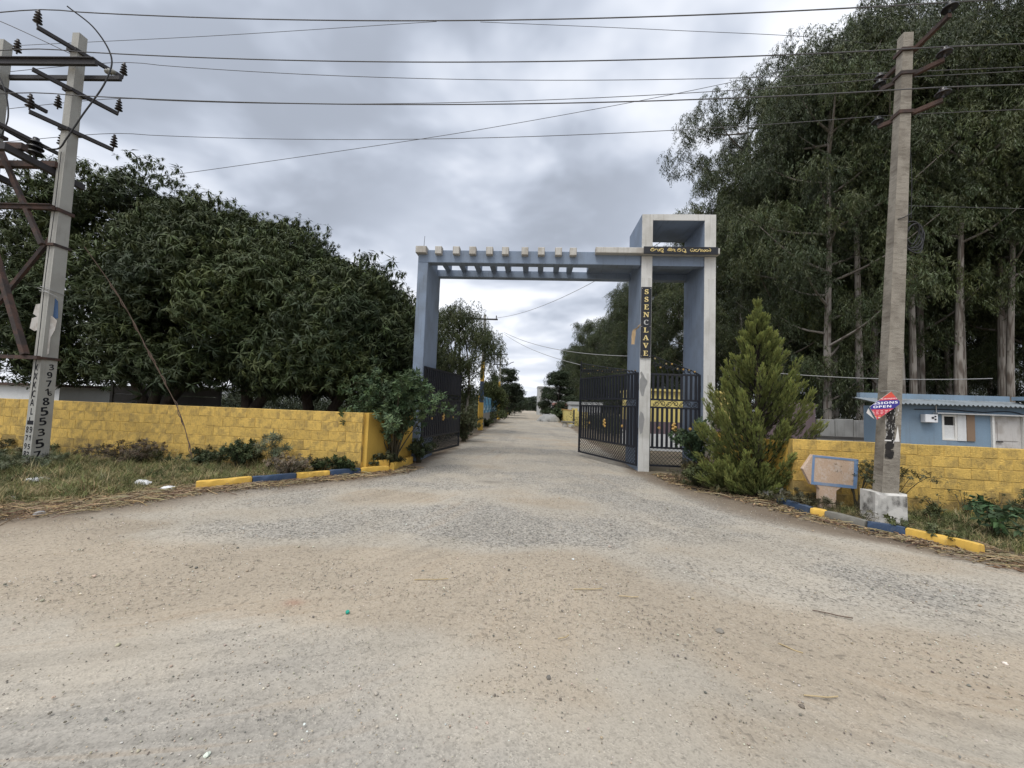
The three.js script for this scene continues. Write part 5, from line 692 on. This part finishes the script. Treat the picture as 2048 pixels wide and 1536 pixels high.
shrub('weed', 'dark green leafy weed against the middle of the left block wall', 'weed', [-6.15, 0, -8.3], { h: 0.72, rad: 0.45, stems: 24, n: 380, geo: SPRIG, c0: [0.04, 0.06, 0.026], c1: [0.085, 0.11, 0.045], seed: 56, ls: 0.62 });
shrub('weed', 'tall bluish feathery weed standing against the left block wall', 'weed', [-5.35, 0, -8.15], { h: 1.02, rad: 0.34, stems: 7, n: 110, geo: FERNY, c0: [0.11, 0.13, 0.075], c1: [0.18, 0.20, 0.12], seed: 57, from: 0.45, arch: 0.7, ls: 1.2 });
shrub('weed', 'dry brown brushwood weed between the bluish weed and the blue kerb', 'weed', [-4.65, 0, -7.65], { h: 0.55, rad: 0.5, stems: 44, n: 150, geo: SPRIGS, c0: [0.16, 0.13, 0.09], c1: [0.20, 0.165, 0.115], seed: 58 });
shrub('weed', 'small green weed behind the blue kerb stone near the wall corner', 'weed', [-3.95, 0, -8.3], { h: 0.42, rad: 0.42, stems: 22, n: 260, geo: SPRIG, c0: [0.035, 0.055, 0.022], c1: [0.07, 0.10, 0.035], seed: 59, ls: 0.6 });
shrub('weed', 'second small green weed against the wall behind the yellow kerb', 'weed', [-4.45, 0, -8.35], { h: 0.40, rad: 0.25, stems: 12, n: 120, geo: SPRIG, c0: [0.035, 0.055, 0.022], c1: [0.07, 0.10, 0.035], seed: 60, ls: 0.6 });
shrub('weed', 'weeds inside the yellow planter edge at the wall corner', 'weed', [-3.2, 0, -9.0], { h: 0.5, rad: 0.42, stems: 20, n: 260, geo: SPRIG, c0: [0.045, 0.055, 0.025], c1: [0.085, 0.09, 0.04], seed: 61, ls: 0.6 });
shrub('weed', 'trailing weed at the bottom hinge of the left gate leaf', 'weed', [-2.75, 0, -10.3], { h: 0.75, rad: 0.45, stems: 22, n: 330, geo: SPRIG, c0: [0.04, 0.055, 0.026], c1: [0.08, 0.105, 0.045], seed: 62, ls: 0.7 });
shrub('weed', 'grey-green bushy weed hugging the base of the left pole', 'weed', [-9.7, 0, -7.0], { h: 0.42, rad: 0.8, stems: 60, n: 700, geo: FERNY, c0: [0.13, 0.15, 0.085], c1: [0.22, 0.24, 0.14], seed: 63 });
shrub('weed', 'dry brown weed against the wall right of the left pole', 'weed', [-8.6, 0, -8.35], { h: 0.6, rad: 0.85, stems: 60, n: 420, geo: SPRIGS, c0: [0.10, 0.075, 0.055], c1: [0.15, 0.12, 0.075], seed: 64 });
shrub('weed', 'green weed at the foot of the dry creeper on the left wall', 'weed', [-7.1, 0, -8.4], { h: 0.42, rad: 0.55, stems: 26, n: 360, geo: SPRIG, c0: [0.045, 0.065, 0.03], c1: [0.085, 0.105, 0.045], seed: 65, ls: 0.55 });
shrub('thorn_bush', 'thin thorny bush with bare stems between arrow sign and leaning pole', 'bush', [5.85, 0, -7.0], { h: 1.35, rad: 0.62, stems: 12, n: 200, geo: SPRIGS, c0: [0.055, 0.065, 0.03], c1: [0.10, 0.105, 0.05], seed: 66, from: 0.45, arch: 0.5, ls: 0.8 });
shrub('thorn_bush', 'thin thorny bush with sparse leaves right of the leaning pole', 'bush', [6.15, 0, -6.75], { h: 1.2, rad: 0.6, stems: 9, n: 110, geo: SPRIGS, c0: [0.055, 0.065, 0.03], c1: [0.10, 0.105, 0.05], seed: 67, from: 0.5, arch: 0.5, ls: 0.8 });
shrub('weed', 'broad-leaved weed growing before the right block wall', 'weed', [6.62, 0, -5.75], { h: 0.6, rad: 0.5, stems: 8, n: 34, geo: BIG, c0: [0.05, 0.085, 0.04], c1: [0.085, 0.15, 0.06], seed: 68, ls: 0.8 });
shrub('weed', 'sprawling thin-leaved branch weed at the right edge before the wall', 'weed', [7.6, 0, -5.7], { h: 0.85, rad: 0.85, stems: 12, n: 330, geo: SPRIGS, c0: [0.055, 0.075, 0.03], c1: [0.10, 0.12, 0.045], seed: 69, arch: 0.9, from: 0.35 });
shrub('weed', 'low scrub below the arrow sign stem', 'weed', [5.05, 0, -7.2], { h: 0.3, rad: 0.55, stems: 40, n: 300, geo: SPRIGS, c0: [0.09, 0.085, 0.05], c1: [0.14, 0.13, 0.07], seed: 70 });
{ // straggly seedlings along the foot of both walls
  const r = rngOf(75), mk = (x, z, g, lab, big) => shrub('weed_sprig', lab, 'weed', [x, 0, z], { h: (0.25 + 0.4 * r()) * big, rad: 0.22, stems: 5 + Math.floor(r() * 4), n: 26 + 30 * r(), geo: r() < 0.5 ? SPRIGS : SPRIG, c0: [0.06, 0.07, 0.03], c1: mixc([0.12, 0.14, 0.05], [0.20, 0.16, 0.08], r()), seed: Math.floor(r() * 9999), from: 0.25, arch: 0.7, ls: 0.55, group: g });
  for (let k = 0; k < 15; k++) { const x = -13 + k * 0.62 + r() * 0.3; mk(x, lerp(-8.45, -9.15, clamp((-3.55 - x) / 10.35)) + 0.12 + 0.3 * r(), 'weed sprigs along the left wall', 'straggly weed sprig at the foot of the left yellow block wall', 1.25); }
  for (let k = 0; k < 12; k++) { const u = k / 11, x = lerp(3.55, 5.55, u) + (r() - 0.5) * 0.12, z = lerp(-8.9, -5.5, u) + (r() - 0.5) * 0.2 + (u > 0.5 ? 0.02 : 0); mk(x, z, 'weed sprigs along the right kerb', 'straggly weed sprig in the dirt along the right kerb', 0.6); }
  for (let k = 0; k < 9; k++) { const x = 6.1 + k * 0.42 + r() * 0.2; mk(x, lerp(-7.28, -6.62, clamp((x - 4.95) / 5.65)) + 0.10 + 0.3 * r(), 'weed sprigs along the right wall', 'straggly weed sprig at the foot of the right yellow block wall', 1.0); }
}
{ // dry creeper on the left guy wire
  const t = thing('guy_wire', 'slack guy wire wrapped in a dry creeper running down to the left wall', 'wire', [-7.15, 0, -8.2]); const P = [V(0.05, 0.15, 0), V(-0.35, 1.15, -0.02), V(-0.95, 2.3, 0.1), V(-1.6, 3.6, 0.3), V(-2.15, 4.6, 0.6)], r = rngOf(71); part('strand', [tube(P, 0.008, 40, 5)], M.twig, t); const c = new THREE.CatmullRomCurve3(P), g = []; for (let k = 0; k < 26; k++) { const u = r() * 0.9, a = c.getPoint(u), b = c.getPoint(u + 0.05); const m = a.clone().lerp(b, 0.5).addScaledVector(dirOf(r), 0.03); g.push(tube([a, m, b], 0.009, 6, 4)); } part('creeper', g, M.twig, t);
}
// trees and bushes along the inner road
function leafTree(name, label, pos, { h, rad, low, lobesN, n, geo, c0, c1, seed, layers, hang, mat = M.bark, trunkR = 0.12, multi = 1 }) {
  const t = thing(name, label, 'tree', pos), r = rngOf(seed), gs = [], lobes = [], it = [];
  for (let q = 0; q < multi; q++) gs.push(taperTube([V((q - (multi - 1) / 2) * 0.35, 0, 0), V((q - (multi - 1) / 2) * 0.5 + (r() - 0.5) * 0.2, h * 0.4, (r() - 0.5) * 0.3), V((r() - 0.5) * 0.5, h * 0.93, 0)], trunkR, 0.02, 12, 6));
  for (let k = 0; k < lobesN; k++) { const f = layers ? (Math.floor(r() * layers) + 0.5 * r()) / layers : r(), y = h * lerp(low, 0.97, f), R = rad * (layers ? (1 - 0.75 * f) * (0.5 + 0.6 * r()) : Math.sin(Math.PI * (0.15 + 0.75 * f)) * (0.35 + 0.75 * r())), a = r() * 6.28, c = V(Math.cos(a) * R, y + (layers ? 0.12 * R : 0), Math.sin(a) * R); lobes.push({ c, r: (layers ? 0.32 : 0.42) * rad * (0.5 + 0.7 * r()), t: r() }); if (k % 2 === 0) gs.push(taperTube([V(0, y - 0.35 * R, 0), V(c.x * 0.5, y - 0.1 * R, c.z * 0.5), c], 0.04, 0.01, 5, 4)); }
  while (it.length < n) { const l = lobes[Math.floor(r() * lobes.length)], d = dirOf(r), p = l.c.clone().add(V(d.x, d.y * (layers ? 0.45 : 0.85), d.z).multiplyScalar(l.r * Math.sqrt(r()))); it.push({ p, d: hang ? V((r() - 0.5) * 0.8, 1, (r() - 0.5) * 0.8).normalize() : d.clone().add(V(0, 0.6, 0)).normalize(), a: r() * 6, s: 0.7 + 0.6 * r(), c: jit(r, mixc(c0, c1, clamp(l.t * 0.6 + 0.4 * r())), 0.22) }); }
  part('trunk', gs, mat, t); scatter('crown', geo, M.leaf, it, t); return t;
}
leafTree('weeping_tree', 'loose weeping tree with hanging leaves just beyond the left gate leaf', [-3.7, 0, -21.5], { h: 7.6, rad: 2.05, low: 0.30, lobesN: 46, n: 1900, geo: EUC[1], c0: [0.05, 0.065, 0.028], c1: [0.09, 0.11, 0.04], seed: 81, hang: true, mat: M.barkPale, trunkR: 0.09, multi: 3 });
leafTree('weeping_tree', 'darker loose tree between the gateway pillar and the weeping tree', [-5.6, 0, -22.5], { h: 5.6, rad: 1.8, low: 0.2, lobesN: 26, n: 1000, geo: EUC[0], c0: [0.04, 0.055, 0.022], c1: [0.075, 0.09, 0.035], seed: 82, hang: true, mat: M.bark, multi: 2 });
shrub('roadside_bush', 'tall olive bush just right of the left gate leaf', 'bush', [-2.55, 0, -16.6], { h: 1.75, rad: 0.7, stems: 34, n: 700, geo: SPRIG, c0: [0.075, 0.085, 0.04], c1: [0.12, 0.13, 0.06], seed: 83, ls: 0.9, from: 0.1 });
shrub('roadside_bush', 'low bush behind the olive bush before the yellow pier', 'bush', [-3.3, 0, -19.5], { h: 2.0, rad: 0.9, stems: 30, n: 600, geo: SPRIG, c0: [0.055, 0.065, 0.03], c1: [0.095, 0.105, 0.045], seed: 84, ls: 1.0, from: 0.1 });
shrub('roadside_bush', 'straggly weeds along the left road edge by the mural wall', 'bush', [-2.75, 0, -29], { h: 0.7, rad: 0.7, stems: 30, n: 420, geo: SPRIG, c0: [0.06, 0.075, 0.03], c1: [0.11, 0.12, 0.05], seed: 85, from: 0.1 });
leafTree('juniper_tree', 'spreading juniper beside the blue mural wall', [-3.1, 0, -36], { h: 3.9, rad: 1.7, low: 0.12, lobesN: 40, n: 1100, geo: CLUMP, c0: [0.045, 0.06, 0.022], c1: [0.10, 0.12, 0.035], seed: 86, layers: 6 });
leafTree('thuja_tree', 'narrow pointed green tree left of the second banded pole', [-3.6, 0, -48], { h: 5.6, rad: 0.9, low: 0.1, lobesN: 30, n: 800, geo: CLUMP, c0: [0.05, 0.075, 0.025], c1: [0.085, 0.12, 0.035], seed: 87, layers: 7 });
leafTree('roadside_tree', 'dark layered tree right of the second banded pole on the left roadside', [-2.3, 0, -52], { h: 6.9, rad: 2.3, low: 0.18, lobesN: 60, n: 1500, geo: CLUMPD, c0: [0.022, 0.034, 0.018], c1: [0.045, 0.062, 0.03], seed: 88, layers: 6 });
leafTree('roadside_tree', 'smaller dark tree behind the layered tree on the left roadside', [-2.4, 0, -66], { h: 5.2, rad: 2.2, low: 0.15, lobesN: 40, n: 1200, geo: CLUMPD, c0: [0.026, 0.04, 0.02], c1: [0.05, 0.07, 0.03], seed: 89 });
leafTree('roadside_tree', 'farthest round dark tree at the left end of the road', [-1.9, 0, -84], { h: 4.2, rad: 2.3, low: 0.1, lobesN: 40, n: 1100, geo: CLUMPD, c0: [0.03, 0.045, 0.022], c1: [0.055, 0.075, 0.032], seed: 90 });
leafTree('roadside_tree', 'dark layered tree standing before the grey house on the right roadside', [4.4, 0, -50], { h: 6.6, rad: 2.5, low: 0.22, lobesN: 56, n: 1400, geo: CLUMPD, c0: [0.026, 0.04, 0.02], c1: [0.05, 0.07, 0.032], seed: 91, layers: 5 });
shrub('roadside_bush', 'green bush behind the rubble heap on the right roadside', 'bush', [4.1, 0, -46], { h: 1.8, rad: 1.1, stems: 40, n: 500, geo: BIG, c0: [0.04, 0.06, 0.025], c1: [0.075, 0.105, 0.04], seed: 92, ls: 1.6, from: 0.1 });
shrub('roadside_bush', 'bushes beside the far pole at the right road edge', 'bush', [3.9, 0, -62], { h: 1.9, rad: 1.4, stems: 40, n: 500, geo: BIG, c0: [0.04, 0.06, 0.03], c1: [0.07, 0.095, 0.045], seed: 93, ls: 2, from: 0.1 });
{ // far belt of trees closing the road, and the hedge line along both sides
  const r = rngOf(95), it = []; for (let k = 0; k < 6500; k++) { const x = (r() - 0.5) * 90 + 2, top = 4.6 + 1.3 * vn(x * 0.25, 4.2) - 0.6 * blob(x, 0, 1.8, 0, 3.5, 1); it.push({ p: V(x, Math.pow(r(), 0.8) * top, -150 - r() * 8), a: r() * 6, s: 2.0 + 1.6 * r(), c: jit(r, [0.055, 0.075, 0.045], 0.28) }); }
  tag(scatter('tree_belt', CLUMPD, M.leaf, it, scene), 'far green belt of trees closing the end of the inner road', 'trees', null, 'stuff');
  const h = []; for (let k = 0; k < 5200; k++) { const left = r() < 0.65, z = -13.5 - Math.pow(r(), 1.3) * 95, x = left ? -3.3 - r() * 3.5 : 4.7 + r() * 3.5; if (!left && z > -17.5) continue; if (left && z < -26 && z > -44.5 && x > -3.5) continue; const top = left ? 1.3 + 1.5 * vn(x, z * 0.3) : 0.7 + 0.8 * vn(x, z * 0.4); h.push({ p: V(x, r() * top, z), a: r() * 6, s: 0.7 + 0.5 * r(), c: jit(r, [0.065, 0.078, 0.035], 0.3) }); }
  tag(scatter('ground_cover', CLUMP, M.leaf, h, scene), 'tangled weeds and low bushes along both sides of the inner road', 'undergrowth', null, 'stuff');
  const far = []; for (let k = 0; k < 4200; k++) { const x = -9 - r() * 26, z = -21 - r() * 14, top = 0.8 + 2.0 * vn(x * 0.4, z * 0.4); far.push({ p: V(x, r() * top, z), a: r() * 6, s: 0.8 + 0.7 * r(), c: jit(r, [0.05, 0.065, 0.03], 0.3) }); }
  tag(scatter('ground_cover', CLUMP, M.leaf, far, scene), 'scrub on the ground behind the mango trees', 'undergrowth', null, 'stuff');
}
// ------------------------------------------------------------------ grass, litter, pebbles
function tuft(seed, n, h, lean, w) { const r = rngOf(seed), gs = []; for (let k = 0; k < n; k++) { const a = r() * 6.28, L = h * (0.5 + 0.6 * r()), l = lean * (0.3 + r()), bx = (r() - 0.5) * h * 0.5, bz = (r() - 0.5) * h * 0.5, c = Math.cos(a), s = Math.sin(a), q = [[0, 0], [0.5, 0.55], [1, 1]].map(([u, v]) => [bx + c * l * L * u * u, L * v * (1 - 0.25 * l * v), bz + s * l * L * u * u]), ww = w * 0.5; const A = [q[0][0] - s * ww, q[0][1], q[0][2] + c * ww], B = [q[0][0] + s * ww, q[0][1], q[0][2] - c * ww], C = [q[1][0] - s * ww * 0.8, q[1][1], q[1][2] + c * ww * 0.8], D = [q[1][0] + s * ww * 0.8, q[1][1], q[1][2] - c * ww * 0.8], g = new THREE.BufferGeometry(); g.setAttribute('position', new THREE.Float32BufferAttribute([...A, ...B, ...D, ...A, ...D, ...C, ...C, ...D, ...q[2]], 3)); g.computeVertexNormals(); gs.push(g); } return merge(gs); }
{
  const r = rngOf(111), T = [tuft(1, 12, 0.15, 0.9, 0.007), tuft(2, 10, 0.10, 1.3, 0.006), tuft(3, 10, 0.26, 0.7, 0.006)], green = [[], [], []], dry = [];
  const wallZ = (x) => lerp(-8.45, -9.15, clamp((-3.55 - x) / 10.35)), rw = (x) => lerp(-7.35, -6.62, clamp((x - 4.35) / 6.25));
  for (let k = 0; k < 95000; k++) { const left = r() < 0.72; let x, z; if (left) { x = -14 + r() * 11; z = -9 + r() * 6; if (z < wallZ(x) + 0.03) continue; } else { x = 4.2 + r() * 8.5; z = -7.4 + r() * 4.2; if (z < rw(x) + 0.03) continue; } const sd = roadSD(x, z); if (sd > 0.02) continue; const n = fbm(x * 1.3 + 3, z * 1.3 + 8, 3), edge = sst(0, 0.9, -sd); if (r() > (0.12 + 0.88 * edge) * (0.35 + 0.9 * n)) continue;
    const dr = r() < (left ? lerp(0.85, 0.32, edge) : lerp(0.7, 0.22, edge)), kk = r() < 0.5 ? 0 : r() < 0.75 ? 1 : 2; const c = dr ? jit(r, [0.36, 0.29, 0.155], 0.25) : jit(r, mixc([0.075, 0.092, 0.034], [0.20, 0.215, 0.08], clamp(fbm(x * 2.6 + 71, z * 2.6 + 5, 2) * 1.7 - 0.35)), 0.25);
    green[kk].push({ p: V(x, 0, z), a: r() * 6.28, s: (0.45 + 0.6 * r()) * (left ? 1 : 0.85) * lerp(0.55, 1, edge) * (0.6 + 1.1 * fbm(x * 1.9 + 44, z * 1.9 + 12, 2)), c, d: V((r() - 0.5) * 0.5, 1, (r() - 0.5) * 0.5).normalize() }); }
  const L = ['short mixed green and dry grass covering both roadside verges', 'flattened low grass on the verges by the kerbs', 'taller grass tufts on the verges before the yellow walls'];
  green.forEach((g, i) => tag(scatter('grass', T[i], M.grass, g, scene), L[i], 'grass', null, 'stuff'));
  // straw, dead leaves and chaff along the edges of the road
  const st = tube([V(-0.14, 0, 0), V(-0.03, 0.012, 0.018), V(0.06, 0.008, 0.01), V(0.15, 0.0, -0.02)], 0.0034, 6, 3), lf = merge([LEAFQ(0.06, 0.03, 0.15, 0.5)]), S = [], F = [];
  for (let k = 0; k < 60000 && S.length < 4600; k++) { const left = r() < 0.6, x = left ? -9 + r() * 6.5 : 3.3 + r() * 4.5, z = left ? -9.5 + r() * 5.6 : -10 + r() * 6.4, sd = roadSD(x, z); if (Math.abs(sd - 0.0) > 0.55 * r() + 0.05) continue; (r() < (left ? 0.68 : 0.25) ? S : F).push({ p: V(x, 0.010 + 0.02 * r(), z), a: r() * 6.28, s: 0.4 + 1.1 * r(), d: V((r() - 0.5) * 0.5, 1, (r() - 0.5) * 0.5).normalize(), c: jit(r, r() < 0.6 ? [0.40, 0.31, 0.18] : [0.16, 0.105, 0.065], 0.3) }); }
  tag(scatter('straw_litter', st, M.grass, S, scene), 'pale straw stalks strewn along the road edges', 'litter', null, 'stuff'); tag(scatter('leaf_litter', lf, M.grass, F, scene), 'brown fallen leaves along the road edges', 'litter', null, 'stuff');
  // loose grit and pebbles
  const ico = new THREE.IcosahedronGeometry(1, 1), ip = ico.attributes.position; for (let i = 0; i < ip.count; i++) { const a = ip.getX(i), b = ip.getY(i), c = ip.getZ(i), n = 0.75 + 0.5 * vn(a * 1.7 + b * 0.9 + 5, c * 1.7 - b * 0.6 + 5); ip.setXYZ(i, a * n, b * n * 0.62, c * n * 0.85); } ico.deleteAttribute('normal'); ico.deleteAttribute('uv'); ico.computeVertexNormals(); const stoneM = plain(1, 1, 1, 0.9), G = [];
  for (let k = 0; k < 90000 && G.length < 24000; k++) { const z = -1.3 - Math.pow(r(), 0.8) * 9, x = (r() - 0.5) * 2 * (1.6 - z * 1.25), sd = roadSD(x, z); if (sd < 0.05) continue; const m = sandMask(x, z), inS = sst(0.55, 0.9, m), band = 0.18 + 0.82 * inS * sst(0.35, 0.6, fbm(x * 1.7 + 90, z * 1.7, 3)) + 0.35 * (1 - sst(0.1, 0.5, m)); if (r() > band) continue; const big = r(), s = big < 0.93 ? 0.002 + 0.003 * r() : big < 0.997 ? 0.0045 + 0.004 * r() : 0.009 + 0.007 * r(); G.push({ p: V(x, s * 0.25 + 0.006, z), a: r() * 6.28, s, c: jit(r, r() < 0.30 ? [0.16, 0.145, 0.12] : r() < 0.85 ? [0.38, 0.33, 0.255] : [0.60, 0.57, 0.50], 0.25) }); }
  tag(scatter('grit', ico, stoneM, G, scene), 'loose grit and small stones scattered over the dusty road', 'gravel', null, 'stuff');
  const peb = (label, x, z, s, c) => { const t = thing('stone', label, 'stone', [x, 0, z]); const g = ico.clone(); g.scale(s, s, s); g.translate(0, s * 0.4, 0); part('pebble', g, plain(...c, 0.9), t); };
  peb('round grey stone lying alone on the sandy strip right of centre', 1.49, -2.97, 0.028, [0.22, 0.2, 0.17]);
  peb('pale flat stone at the left edge of the grass verge', -8.2, -5.5, 0.13, [0.42, 0.41, 0.38]); peb('grey lump of stone on the road edge below the dry grass', -6.05, -4.75, 0.06, [0.26, 0.25, 0.24]);
  for (const [label, x, z, L2, a, d] of [['long pale dry stalk lying on the sand right of centre', 0.62, -3.52, 0.26, 0.1, 1], ['short pale dry stalk just right of the long stalk', 0.95, -3.42, 0.16, -0.12, 1], ['pale dry stalk nearest the camera on the right', 1.75, -2.35, 0.19, -0.05, 1], ['pale slanting dry stalk beside the round grey stone', 1.88, -2.8, 0.14, -0.9, 1], ['pale dry stalk left of centre on the sand', -0.78, -3.55, 0.3, 0.12, 1], ['bent dark twig on the gravel at the right', 2.55, -3.3, 0.26, -0.45, 0], ['short pale stick in the middle of the sandy strip', 0.33, -2.78, 0.09, 0.4, 1]]) { const t = thing('dry_stalk', label, 'twig', [x, 0.012, z], a); part('stalk', [tube([V(-L2 / 2, 0, 0), V(-L2 * 0.1, 0.006, 0.008), V(L2 * 0.15, 0.003, 0.004), V(L2 / 2, 0.004, -0.01)], 0.0042, 10, 5)], d ? M.straw : M.twig, t); }
  { const t = thing('bottle_cap', 'small green plastic scrap on the sand left of centre', 'scrap', [-1.27, 0.012, -2.95]); const g = new THREE.CylinderGeometry(0.014, 0.015, 0.011, 12); g.rotateX(0.3); part('cap', g, plain(0.01, 0.28, 0.20, 0.4), t); }
  const bag = (label, x, z, s, seed) => { const t = thing('plastic_scrap', label, 'litter', [x, 0, z]), g = new THREE.IcosahedronGeometry(s, 3), p = g.attributes.position; for (let i = 0; i < p.count; i++) { const q = p.getX(i) / s, w = p.getY(i) / s, e = p.getZ(i) / s, n = 0.55 + 0.9 * fbm(q * 3 + seed, e * 3 + w * 2 + seed, 3); p.setXYZ(i, p.getX(i) * n * 1.3, Math.max(0, p.getY(i) * n * 0.6 + s * 0.25), p.getZ(i) * n); } g.computeVertexNormals(); part('sheet', g, M.plastic, t); };
  bag('crumpled white plastic in the grass near the yellow kerb end', -6.55, -6.55, 0.10, 3); bag('white plastic scrap beside the end of the yellow kerb', -5.85, -6.3, 0.08, 5); bag('pale crumpled scrap in the grass below the left pole', -8.2, -6.35, 0.12, 7);
  bag('small white scrap at the outer edge of the left verge', -7.3, -5.4, 0.05, 9);
}
scene.updateMatrixWorld(true);
renderer.render(scene, camera);
